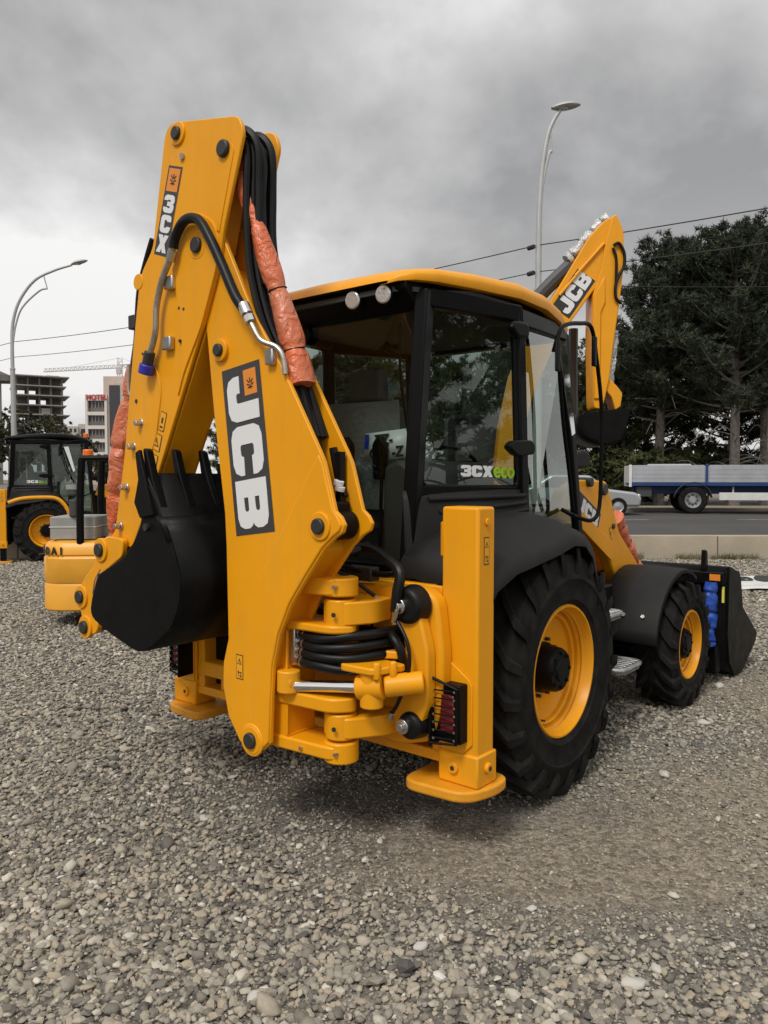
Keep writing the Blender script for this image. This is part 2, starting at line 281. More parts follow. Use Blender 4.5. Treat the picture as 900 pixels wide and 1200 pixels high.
class MB:
    def __init__(s): s.v = []; s.f = []; s.m = []; s.mi = 0; s.st = []
    def face(s, idx): s.f.append(tuple(idx)); s.m.append(s.mi)
    def add(s, vs, fs):
        s.st.append((len(s.v), len(s.f))); o = len(s.v); s.v += [tuple(p) for p in vs]
        for f in fs: s.face([o + i for i in f])
    def box(s, x0, x1, y0, y1, z0, z1):
        s.add([(x0,y0,z0),(x1,y0,z0),(x1,y1,z0),(x0,y1,z0),(x0,y0,z1),(x1,y0,z1),(x1,y1,z1),(x0,y1,z1)],
              [(0,3,2,1),(4,5,6,7),(0,1,5,4),(1,2,6,5),(2,3,7,6),(3,0,4,7)]); return s
    def obox(s, c, ax, ay, az):      # centre, three half-axis vectors
        c = Vector(c); ax, ay, az = Vector(ax), Vector(ay), Vector(az)
        P = [c+sx*ax+sy*ay+sz*az for sz in (-1,1) for sx,sy in ((-1,-1),(1,-1),(1,1),(-1,1))]
        s.add(P, [(0,3,2,1),(4,5,6,7),(0,1,5,4),(1,2,6,5),(2,3,7,6),(3,0,4,7)]); return s
    def prism(s, poly, axis, a, b):  # poly in the two other axes (x,y,z order), extruded from a to b
        n = len(poly)
        ar = sum(poly[i][0]*poly[(i+1)%n][1]-poly[(i+1)%n][0]*poly[i][1] for i in range(n))
        P = list(poly) if ar > 0 else list(poly)[::-1]
        def mk(p, h):
            return {'x': (h, p[0], p[1]), 'y': (p[0], h, p[1]), 'z': (p[0], p[1], h)}[axis]
        a, b = min(a, b), max(a, b)
        vs = [mk(p, a) for p in P] + [mk(p, b) for p in P]
        flip = axis == 'y'
        lo = list(range(n))[::-1]; hi = list(range(n, 2*n))
        fs = [lo, hi] + [(i, (i+1)%n, n+(i+1)%n, n+i) for i in range(n)]
        if flip: fs = [list(f)[::-1] for f in fs]
        s.add(vs, fs); return s
    def cyl(s, p0, p1, r0, r1=None, n=20, cap=True):
        r1 = r0 if r1 is None else r1
        p0, p1 = Vector(p0), Vector(p1); d = (p1-p0).normalized()
        u = d.orthogonal().normalized(); w = d.cross(u)
        vs = []
        for p, r in ((p0, r0), (p1, r1)):
            for i in range(n):
                a = 2*math.pi*i/n; vs.append(p + r*(math.cos(a)*u + math.sin(a)*w))
        fs = [(i, (i+1)%n, n+(i+1)%n, n+i) for i in range(n)]
        if cap: fs += [list(range(n))[::-1], list(range(n, 2*n))]
        s.add(vs, fs); return s
    def tube(s, pts, r, n=8, sub=6, rf=None):
        P = spline(pts, sub) if sub > 1 and len(pts) > 2 else [Vector(p) for p in pts]
        m = len(P); u = None; vs = []
        for i, p in enumerate(P):
            d = (P[min(i+1, m-1)] - P[max(i-1, 0)]).normalized()
            if u is None: u = d.orthogonal().normalized()
            u = (u - d*u.dot(d)).normalized(); w = d.cross(u)
            rr = r if rf is None else rf(i/(m-1), p)
            for j in range(n):
                a = 2*math.pi*j/n
                q = rr if not callable(rr) else rr(a)
                vs.append(p + q*(math.cos(a)*u + math.sin(a)*w))
        fs = [(i*n+j, i*n+(j+1)%n, (i+1)*n+(j+1)%n, (i+1)*n+j) for i in range(m-1) for j in range(n)]
        fs += [list(range(n))[::-1], list(range((m-1)*n, m*n))]
        s.add(vs, fs); return s
    def lathe(s, prof, c, axis='x', n=40, close=False):   # prof: (along axis, radius)
        vs = []; m = len(prof)
        for h, r in prof:
            for i in range(n):
                a = 2*math.pi*i/n; ca, sa = r*math.cos(a), r*math.sin(a)
                vs.append({'x': (c[0]+h, c[1]+ca, c[2]+sa), 'y': (c[0]+sa, c[1]+h, c[2]+ca), 'z': (c[0]+ca, c[1]+sa, c[2]+h)}[axis])
        fs = [(k*n+i, k*n+(i+1)%n, (k+1)*n+(i+1)%n, (k+1)*n+i) for k in range(m-1) for i in range(n)]
        if close: fs += [((m-1)*n+i, (m-1)*n+(i+1)%n, (i+1)%n, i) for i in range(n)]
        s.add(vs, fs); return s
    def grid(s, rows):
        m, n = len(rows), len(rows[0])
        s.add([p for r in rows for p in r], [(i*n+j, i*n+j+1, (i+1)*n+j+1, (i+1)*n+j) for i in range(m-1) for j in range(n-1)]); return s
    def each(s, name, mats, parent=None, **k):      # every added shape becomes an object of its own
        ends = s.st[1:] + [(len(s.v), len(s.f))]; out = []
        for (v0, f0), (v1, f1) in zip(s.st, ends):
            q = MB(); q.v = s.v[v0:v1]; q.f = [tuple(i-v0 for i in f) for f in s.f[f0:f1]]; q.m = s.m[f0:f1]
            out.append(q.build(name, mats, parent, **k))
        return out
    def build(s, name, mats, parent=None, bevel=0.0, seg=2, smooth=35, solid=0.0, loc=None):
        me = bpy.data.meshes.new(name); me.from_pydata(s.v, [], s.f)
        if not isinstance(mats, (list, tuple)): mats = [mats]
        for q in mats: me.materials.append(M[q] if isinstance(q, str) else q)
        if len(mats) > 1: me.polygons.foreach_set('material_index', s.m)
        bm = bmesh.new(); bm.from_mesh(me); bmesh.ops.recalc_face_normals(bm, faces=bm.faces); bm.to_mesh(me); bm.free()
        if smooth:
            me.polygons.foreach_set('use_smooth', [True]*len(me.polygons)); me.set_sharp_from_angle(angle=R_(smooth))
        me.update()
        o = bpy.data.objects.new(name, me); COL.objects.link(o); o.parent = parent
        if loc: o.location = loc
        if solid:
            md = o.modifiers.new('s', 'SOLIDIFY'); md.thickness = solid; md.offset = 0
        if bevel:
            md = o.modifiers.new('b', 'BEVEL'); md.width = bevel; md.segments = seg; md.limit_method = 'ANGLE'; md.angle_limit = R_(40); md.harden_normals = False
        return o

def spline(pts, sub=6):
    P = [Vector(p) for p in pts]; Q = []
    for i in range(len(P)-1):
        a, b, c, d = P[max(i-1, 0)], P[i], P[i+1], P[min(i+2, len(P)-1)]
        for k in range(sub):
            t = k/sub
            Q.append(0.5*((2*b)+(c-a)*t+(2*a-5*b+4*c-d)*t*t+(3*b-a-3*c+d)*t**3))
    Q.append(P[-1]); return Q

def round_poly(poly, r, seg=4, only=None):
    out = []; n = len(poly)
    for i in range(n):
        p = Vector(poly[i]); a = Vector(poly[i-1]); b = Vector(poly[(i+1) % n])
        rr = r if not isinstance(r, (list, tuple)) else r[i]
        if rr <= 0: out.append(tuple(p)); continue
        da, db = (a-p), (b-p); la, lb = da.length, db.length
        k = min(rr, la*0.48, lb*0.48)
        s0, s1 = p+da/la*k, p+db/lb*k
        for j in range(seg+1):
            t = j/seg; out.append(tuple((1-t)**2*s0 + 2*t*(1-t)*p + t*t*s1))
    return out

def empty(name, loc=(0,0,0), rz=0, parent=None):
    o = bpy.data.objects.new(name, None); COL.objects.link(o); o.location = loc; o.rotation_euler = (0,0,rz); o.parent = parent
    o.empty_display_size = 0.2; return o

def tag(o, label=None, cat=None, group=None, kind=None):
    if label: o['label'] = label
    if cat: o['category'] = cat
    if group: o['group'] = group
    if kind: o['kind'] = kind
    return o

def frame_matrix(o, u, v):
    u = unit(u); v = Vector(v); v = (v - u*v.dot(u)).normalized(); w = u.cross(v)
    return Matrix(((u.x, v.x, w.x, o[0]), (u.y, v.y, w.y, o[1]), (u.z, v.z, w.z, o[2]), (0,0,0,1)))

GLYPH = {
 'J': [[(6.0,10),(10,10),(10,2.4),(9.3,.7),(7.6,0),(2.4,0),(.7,.7),(0,2.4),(0,4.2),(3.8,4.2),(3.8,3.3),(4.2,2.9),(5.6,2.9),(6.0,3.3)]],
 'C': [[(10,6.4),(10,7.7),(9.3,9.3),(7.6,10),(2.4,10),(.7,9.3),(0,7.7),(0,2.3),(.7,.7),(2.4,0),(7.6,0),(9.3,.7),(10,2.3),(10,3.6),(6.2,3.6),(6.2,3.2),(5.8,2.8),(4.2,2.8),(3.8,3.2),(3.8,6.8),(4.2,7.2),(5.8,7.2),(6.2,6.8),(6.2,6.4)]],
 'B': [[(0,0),(7.8,0),(9.4,.6),(10,2),(10,3.7),(9.5,4.6),(8.9,5),(9.5,5.4),(10,6.3),(10,8),(9.4,9.4),(7.8,10),(0,10)],
       [(3.6,2.5),(3.6,3.9),(6.1,3.9),(6.5,3.6),(6.5,2.8),(6.1,2.5)], [(3.6,6.1),(3.6,7.5),(6.1,7.5),(6.5,7.2),(6.5,6.4),(6.1,6.1)]],
 '3': [[(0,6.9),(0,8.2),(.8,9.4),(2.3,10),(7.6,10),(9.3,9.3),(10,7.8),(10,6.2),(9.5,5.4),(8.9,5),(9.5,4.6),(10,3.8),(10,2.2),(9.3,.7),(7.6,0),(2.3,0),(.8,.6),(0,1.8),(0,3.1),(3.6,3.1),(3.9,2.7),(6,2.7),(6.4,3.1),(6.4,3.4),(6,3.8),(3.3,3.8),(3.3,6.2),(6,6.2),(6.4,6.6),(6.4,6.9),(6,7.3),(3.9,7.3),(3.6,6.9)]],
 'X': [[(0,0),(4.1,0),(5.1,2.3),(6.1,0),(10.2,0),(7.3,5.1),(10.1,10),(6.1,10),(5.1,7.8),(4.1,10),(0.1,10),(2.9,5.1)]],
}
def curve_to_mesh_obj(cu, name, m, parent, mw):
    tmp = bpy.data.objects.new('tmp', cu); COL.objects.link(tmp)
    dg = bpy.context.evaluated_depsgraph_get(); dg.update()
    me = bpy.data.meshes.new_from_object(tmp.evaluated_get(dg)); me.name = name
    bpy.data.objects.remove(tmp); bpy.data.curves.remove(cu)
    me.materials.clear(); me.materials.append(M[m] if isinstance(m, str) else m)
    o = bpy.data.objects.new(name, me); COL.objects.link(o); o.parent = parent; o.matrix_local = mw
    return o
def glyphs(word, name, m, parent, origin, u, v, w, h, adv, along=None, thick=0.0015):
    """chunky capitals; u = letter right, v = letter up, along = advance direction (default u), origin = first letter's lower left"""
    cu = bpy.data.curves.new('g', 'CURVE'); cu.dimensions = '2D'; cu.fill_mode = 'BOTH'; cu.extrude = thick
    mw = frame_matrix(origin, u, v); inv = mw.to_3x3().inverted()
    al = inv @ (unit(along) if along is not None else unit(u))
    for i, ch in enumerate(word):
        for poly in GLYPH[ch]:
            sp = cu.splines.new('POLY'); sp.points.add(len(poly)-1); sp.use_cyclic_u = True
            for q, (x, y) in zip(sp.points, poly): q.co = (x/10*w + al.x*adv*i, y/10*h + al.y*adv*i, 0, 1)
    return curve_to_mesh_obj(cu, name, m, parent, mw)
def text(word, name, m, parent, origin, u, v, size, bold=0.0, thick=0.0015, sx=1.0, align='LEFT'):
    cu = bpy.data.curves.new('t', 'FONT'); cu.body = word; cu.size = size; cu.offset = bold; cu.extrude = thick; cu.align_x = align
    mw = frame_matrix(origin, u, v) @ Matrix.Diagonal((sx, 1, 1, 1))
    return curve_to_mesh_obj(cu, name, m, parent, mw)

def copy_tree(o, parent=None, skip=()):
    c = o.copy(); COL.objects.link(c); c.parent = parent
    for ch in list(o.children):
        if ch.name.split('.')[0] in skip: continue
        copy_tree(ch, c, skip)
    return c

# ================================================================== setting: ground, road
def make_ground():
    g = MB(); rows = []
    ys = [-30, -5, 0, 1, 2, 3, 4, 5, 6, 7, 8, 9, 10, 12, 14, 16, 17.6]
    xs = [-60, -30, -15, -10, -8, -6, -5, -4, -3, -2, -1, 0, 1, 2, 3, 4, 5, 6, 8, 10, 15, 30, 60]
    for y in ys: rows.append([(x, y, 0.0) for x in xs])
    g.grid(rows); o = g.build('gravel_ground', 'ground'); tag(o, kind='structure')
    # the earth beyond the road, out to the horizon
    f = MB(); f.add([(-4000, 33.6, 0.50), (4000, 33.6, 0.50), (4000, 4500, 0.5), (-4000, 4500, 0.5)], [(0,1,2,3)])
    f.add([(-4000, -4000, -0.05), (4000, -4000, -0.05), (4000, 33.6, -0.05), (-4000, 33.6, -0.05)], [(0,1,2,3)])
    tag(f.build('terrain', 'earth'), kind='structure')
    r = MB(); r.add([(-300, 17.9, 0.500), (300, 17.9, 0.500), (300, 31.0, 0.56), (-300, 31.0, 0.56)], [(0,1,2,3)])
    tag(r.build('road', 'asphalt'), kind='structure')
    # lane line dashes and edge line
    for i in range(-7, 8):
        q = MB(); x = i*5.0+1.2; q.box(x, x+2.2, 24.30, 24.42, 0.520, 0.5345)
        o = q.build('lane_marking', 'marking'); o.parent = bpy.data.objects['road']
    q = MB(); q.box(-200, 200, 30.2, 30.3, 0.55, 0.5625); q.build('edge_line', 'marking', bpy.data.objects['road'])
    p = MB(); p.box(-300, 300, 31.0, 33.6, 0.3, 0.66); tag(p.build('far_pavement', 'far_wall', bevel=0.02), kind='structure')
    # low retaining wall made of cast lengths with joints
    w = empty('retaining_wall', (0, 17.65, 0)); tag(w, 'long low beige concrete retaining wall along the near side of the road', 'wall')
    for i in range(-9, 10):
        b = MB(); x = 1.03 + i*3.2 + 6.6
        b.prism(round_poly([(-.13, -0.1), (.17, -0.1), (.16, .52+random.uniform(-.008,.008)), (-.10, .52+random.uniform(-.008,.008))], .02), 'x', x+.012, x+3.188)
        b.build('concrete_block', 'kerb', w, bevel=0.008)
make_ground()

# ------------------------------------------------------------------ gravel (real stones, geometry-node instances)
def rock_mesh(i):
    ang = i % 2 == 1 and i < 20
    bm = bmesh.new(); bmesh.ops.create_icosphere(bm, subdivisions=1 if ang else 2, radius=1.0)
    off = Vector((i*7.3, i*3.1, i*1.7))
    for v in bm.verts:
        d = v.co.normalized()
        v.co = d * (1 + 0.42*mnoise.noise(d*1.2+off) + 0.20*mnoise.noise(d*2.8+off))
        v.co.z = v.co.z if v.co.z > -0.55 else -0.55
    for f in bm.faces: f.smooth = not ang
    me = bpy.data.meshes.new('pebble'); bm.to_mesh(me); bm.free(); me.materials.append(M['pebble'])
    return me

def vnoise(x, y, s, o=0.0):
    return np.array([mnoise.noise(Vector((a*s+o, b*s+o*1.7, o))) for a, b in zip(x, y)])

def make_gravel():
    pts = []; 
    def region(y0, y1, dens):
        xm = 0.60*y1 + 1.5
        n = int((y1-y0)*2*xm*dens); x = np.random.uniform(-xm, xm, n); y = np.random.uniform(y0, y1, n)
        keep = np.abs(x) < 0.58*y + 1.5
        return x[keep], y[keep]
    X, Y, S = [], [], []
    for y0, y1, dens, smin, smax in ((1.7, 3.4, 2700, .0065, .0255), (3.4, 5.0, 2000, .007, .025), (5.0, 7.5, 1300, .009, .025), (7.5, 11, 800, .011, .028), (11, 17.2, 420, .014, .032),
                                   (1.7, 4.6, 2600, .0035, .0075), (4.6, 7.0, 900, .005, .009), (1.7, 6.0, 16, .030, .042)):
        x, y = region(y0, y1, dens)
        s = smin + (smax-smin)*np.random.beta(1.3, 2.6, len(x))
        X.append(x); Y.append(y); S.append(s)
    X = np.concatenate(X); Y = np.concatenate(Y); S = np.concatenate(S)
    # compacted, driven-over patches carry fewer and smaller stones
    def blob(cx, cy, rx, ry): return np.exp(-(((X-cx)/rx)**2+((Y-cy)/ry)**2))
    worn = 1.1*blob(1.0, 3.55, 1.4, 0.50) + 1.0*blob(2.4, 4.1, 1.5, 0.85) + 0.6*blob(3.6, 6.2, 1.2, 1.2) + .7*blob(-.3, 4.3, 1.0, .35)
    nz = vnoise(X, Y, 0.8, 3.0)
    worn = np.clip(worn*(1+0.9*nz) + 0.32*np.clip(nz-0.05, 0, 1), 0, 1)
    keep = np.random.rand(len(X)) > worn*0.55
    S = S*(1-0.66*worn)
    X, Y, S, worn = X[keep], Y[keep], S[keep], worn[keep]
    n = len(X); print('stones', n)
    me = bpy.data.meshes.new('gravel_stones')
    me.vertices.add(n)
    co = np.zeros((n, 3)); co[:, 0] = X; co[:, 1] = Y; co[:, 2] = np.random.uniform(-0.1, 1.3, n)*S*0.6
    me.vertices.foreach_set('co', co.ravel())
    def attr(nm, typ, data):
        a = me.attributes.new(nm, typ, 'POINT'); a.data.foreach_set('value' if typ != 'FLOAT_VECTOR' else 'vector', data)
    sc3 = np.stack([S*np.random.uniform(.85, 1.5, n), S*np.random.uniform(.7, 1.05, n), S*np.random.uniform(.42, .8, n)], 1)
    rot = np.stack([np.random.normal(0, .3, n), np.random.normal(0, .3, n), np.random.uniform(0, 6.283, n)], 1)
    attr('ssc', 'FLOAT_VECTOR', sc3.ravel()); attr('srot', 'FLOAT_VECTOR', rot.ravel())
    tone = np.clip(np.random.beta(2.0, 2.4, n) + 0.06*nz[keep], 0, 1); tone = np.where(np.random.rand(n) < 0.012, np.random.uniform(.9, 1, n), tone*0.93)
    attr('tone', 'FLOAT', tone); attr('sidx', 'INT', np.random.randint(0, 8, n).astype(np.int32))
    o = bpy.data.objects.new('gravel', me); COL.objects.link(o)
    tag(o, 'loose grey river gravel covering the whole yard', 'gravel', kind='stuff')
    pc = bpy.data.collections.new('pebble_kinds')
    for i in range(8):
        q = bpy.data.objects.new('pebble_kind', rock_mesh(i)); pc.objects.link(q)
    ng = bpy.data.node_groups.new('scatter', 'GeometryNodeTree')
    ng.interface.new_socket('Geometry', in_out='INPUT', socket_type='NodeSocketGeometry')
    ng.interface.new_socket('Geometry', in_out='OUTPUT', socket_type='NodeSocketGeometry')
    gi = ng.nodes.new('NodeGroupInput'); go = ng.nodes.new('NodeGroupOutput')
    m2p = ng.nodes.new('GeometryNodeMeshToPoints'); ci = ng.nodes.new('GeometryNodeCollectionInfo')
    ci.inputs['Collection'].default_value = pc; ci.inputs['Separate Children'].default_value = True; ci.inputs['Reset Children'].default_value = True
    ip = ng.nodes.new('GeometryNodeInstanceOnPoints'); ip.inputs['Pick Instance'].default_value = True
    def na(nm, t):
        a = ng.nodes.new('GeometryNodeInputNamedAttribute'); a.data_type = t; a.inputs[0].default_value = nm
        return [q for q in a.outputs if q.enabled and q.name == 'Attribute'][0]
    ng.links.new(gi.outputs[0], m2p.inputs[0]); ng.links.new(m2p.outputs[0], ip.inputs['Points']); ng.links.new(ci.outputs[0], ip.inputs['Instance'])
    ng.links.new(na('sidx', 'INT'), ip.inputs['Instance Index'])
    e2r = ng.nodes.new('FunctionNodeEulerToRotation'); ng.links.new(na('srot', 'FLOAT_VECTOR'), e2r.inputs[0]); ng.links.new(e2r.outputs[0], ip.inputs['Rotation'])
    ng.links.new(na('ssc', 'FLOAT_VECTOR'), ip.inputs['Scale'])
    ng.links.new(ip.outputs[0], go.inputs[0])
    md = o.modifiers.new('scatter', 'NODES'); md.node_group = ng
make_gravel()

# ================================================================== the backhoe loader (x = right, y = forward, z = up, origin under the rear axle)
HEAD = R_(39.5)
def pt(a, y): return (a[0], y, a[1])          # (x,z) in an arm plane -> 3-D

def wheel(root, side, xc, yc, R, W, rimR, hubR, lugs):
    e_ = empty('wheel', (xc, yc, R), 0 if side > 0 else math.pi, root)     # local +x is outboard
    t = MB()
    m_ = (rimR+R)/2
    prof = [(-W*.36, rimR-.01), (-W*.43, rimR+.02), (-W*.445, rimR+.035), (-W*.465, rimR+.038), (-W*.468, rimR+.050), (-W*.462, rimR+.055), (-W*.495, m_-.02), (-W*.51, m_-.015), (-W*.51, m_), (-W*.5, m_+.006), (-W*.475, R-.10), (-W*.42, R-.05), (-W*.2, R-.034), (0, R-.03)]
    prof = prof + [(-h, r) for h, r in prof[-2::-1]]
    t.lathe(prof, (0,0,0), 'x', 64, close=True)
    for k in range(lugs*2):
        s = 1 if k % 2 else -1
        a0 = 2*math.pi*k/(lugs*2); da = 0.42*s*0+0.36
        st = [(0.02*s, R-.036, R-.002, a0), (W*.24*s, R-.04, R, a0+da*.55), (W*.46*s, R-.066, R-.008, a0+da), (W*.505*s, R-.15, R-.10, a0+da*1.12)]
        hw = 0.024/ R * (1.0)
        vs = []
        for x, rb, rt, a in st:
            for r, q in ((rb, -hw*1.25), (rb, hw*1.25), (rt, hw), (rt, -hw)):
                vs.append((x + (0.012*s if r == rt and abs(x) > W*.5 else 0), r*math.cos(a+q), r*math.sin(a+q)))
        fs = [(0,1,2,3), (12,15,14,13)] + [(4*i+j, 4*i+(j+1)%4, 4*i+4+(j+1)%4, 4*i+4+j) for i in range(3) for j in range(4)]
        t.add(vs, fs)
    t.build('tyre', 'rubber', e_, smooth=40)
    r = MB()
    f = W*.40
    r.lathe([(-f, rimR), (-f, rimR-.03), (-f+.05, rimR-.045), (0, rimR-.075), (.02, hubR+.06), (.035, hubR-.04)], (0,0,0), 'x', 56)
    r.lathe([(f-.03, rimR+.004), (f, rimR+.012), (f+.012, rimR+.004), (f+.012, rimR-.006), (f-.004, rimR-.012), (f-.035, rimR-.018), (f-.05, rimR-.030), (f-.062, rimR-.022), (f-.075, rimR-.034), (f-.10, rimR-.036), (f-.112, rimR-.050), (0.085, rimR-.054), (.075, rimR-.064), (0.05, rimR-.066), (0.03, rimR-.085), (.015, rimR-.12), (0.02, hubR+.03), (.04, hubR-.02), (.04, .001)], (0,0,0), 'x', 64)
    r.build('rim', 'yellow', e_, smooth=30)
    h = MB(); hx = W*.36
    h.lathe([(0.02, hubR+.012), (.05, hubR+.012), (.055, hubR), (hx-.02, hubR*.94), (hx, hubR*.86), (hx, hubR*.5), (hx+.012, hubR*.45), (hx+.012, .001)], (0,0,0), 'x', 36)
    for k in range(8):
        a = k*math.pi/4; p = (hx-.004, hubR*.72*math.cos(a), hubR*.72*math.sin(a)); h.cyl(p, (hx+.01, p[1], p[2]), .011, n=6)
    h.build('hub', 'black_paint', e_)
    b = MB()
    for k in range(10):
        a = k*math.pi/5; p = (.03, (hubR+.03)*math.cos(a), (hubR+.03)*math.sin(a)); b.cyl(p, (.055, p[1], p[2]), .012, n=6)
    v = (f-.02, (rimR-.06)*math.cos(-2.2), (rimR-.06)*math.sin(-2.2)); b.cyl((.02, v[1], v[2]), v, .006, n=6)
    b.each('wheel_nut', 'pin', e_)
    return e_

def crumple(pts, r, name, parent, m='wrap', n=22, sub=10, amp=.20, seed=0):
    b = MB(); o = seed*5.1
    def rf(t, p):
        base = r(t) if callable(r) else r
        tie = 1 - 0.22*sum(math.exp(-((t-c)/.018)**2) for c in ties)
        def f(a):
            q = Vector((math.cos(a)*1.3+o, math.sin(a)*1.3, t*7+o))
            ridge = 1 - abs(mnoise.noise(q*1.7))*2
            return base*tie*(1 + amp*mnoise.noise(q) + amp*.5*ridge*mnoise.noise(q*.7+Vector((3,1,2))))
        return f
    ties = [.16, .40, .63, .86]
    b.tube(pts, 1, n=n, sub=sub, rf=rf)
    w = b.build(name, m, parent, smooth=60)
    S = spline(pts, sub) if len(pts) > 2 else [Vector(pts[0]).lerp(Vector(pts[1]), i/20) for i in range(21)]
    for c in ties:
        i = min(len(S)-2, int(c*(len(S)-1))); d = (S[i+1]-S[i]).normalized(); u = d.orthogonal().normalized(); v = d.cross(u)
        rr = (r(c) if callable(r) else r)*0.86; ring = [S[i]+rr*(math.cos(a)*u+math.sin(a)*v)+d*.012*math.sin(a) for a in [k*math.pi/7 for k in range(15)]]
        q = MB(); q.tube(ring, .0035, n=5, sub=1); q.build('tie', 'hose', w)
    return w

def sticker(parent, o, u, v, w, h, kind=0):
    """small warning label on a plate: pale field, dark rim, a triangle or a pictogram"""
    o, u, v = Vector(o), unit(u), unit(v); n = u.cross(v)
    b = MB()
    def quad(x0, x1, y0, y1, d): b.add([o+u*x0+v*y0+n*d, o+u*x1+v*y0+n*d, o+u*x1+v*y1+n*d, o+u*x0+v*y1+n*d], [(0,1,2,3)])
    b.mi = 1; quad(0, w, 0, h, .0012); b.mi = 0; quad(w*.07, w*.93, h*.04, h*.96, .0018)
    b.mi = 1
    def tri(cx, cy, s, d): b.add([o+u*(cx-s)+v*(cy-s*.8)+n*d, o+u*(cx+s)+v*(cy-s*.8)+n*d, o+u*cx+v*(cy+s)+n*d], [(0,1,2)])
    if kind in (0, 1):
        cy = h*.72 if kind == 0 else h*.5
        tri(w*.5, cy, w*.34, .0024); b.mi = 0; tri(w*.5, cy-.001, w*.22, .003); b.mi = 1
        quad(w*.46, w*.54, cy-w*.1, cy+w*.14, .0036)
    if kind == 0:
        quad(w*.2, w*.8, h*.26, h*.30, .0024); quad(w*.3, w*.38, h*.12, h*.36, .0024); quad(w*.5, w*.8, h*.10, h*.15, .0024); quad(w*.64, w*.72, h*.12, h*.26, .0024)
    if kind == 2:
        quad(w*.25, w*.75, h*.15, h*.25, .0024); quad(w*.35, w*.65, h*.4, h*.7, .0024)
    if kind == 3:      # round pictogram
        P = [o+u*(w*.5+w*.3*math.cos(a))+v*(h*.5+w*.3*math.sin(a))+n*.0024 for a in [i*math.pi/8 for i in range(16)]]
        b.add(P, [tuple(range(16))])
    b.build('warning_sticker', ['sticker', 'decal_black'], parent, smooth=0)

def logo_mark(b, o, u, v, s):
    """little five-stroke emblem"""
    o, u, v = Vector(o), unit(u), unit(v); n = u.cross(v)
    for x0, y0, x1, y1 in ((.25,.75,.45,.55), (.75,.75,.55,.55), (.5,.85,.5,.6), (.22,.5,.45,.42), (.78,.5,.55,.42), (.3,.28,.48,.32), (.7,.28,.52,.32), (.5,.2,.5,.4)):
        d = unit((x1-x0, y1-y0, 0)); px, py = -d.y*.035, d.x*.035
        b.add([o+u*(x0+px)*s+v*(y0+py)*s+n*.003, o+u*(x0-px)*s+v*(y0-py)*s+n*.003, o+u*(x1-px)*s+v*(y1-py)*s+n*.003, o+u*(x1+px)*s+v*(y1+py)*s+n*.003], [(0,1,2,3)])

def pins(parent, lst, y0, y1, r=.036):
    for (x, z), rr in lst:
        b = MB(); b.cyl((x, y0+.02, z), (x, y0-.012, z), rr*1.75, n=28); b.build('boss', 'yellow', parent, bevel=.004)
        b = MB(); b.cyl((x, y1+.02, z), (x, y0-.030, z), rr, n=22); b.build('pin', 'pin', parent, bevel=.006)

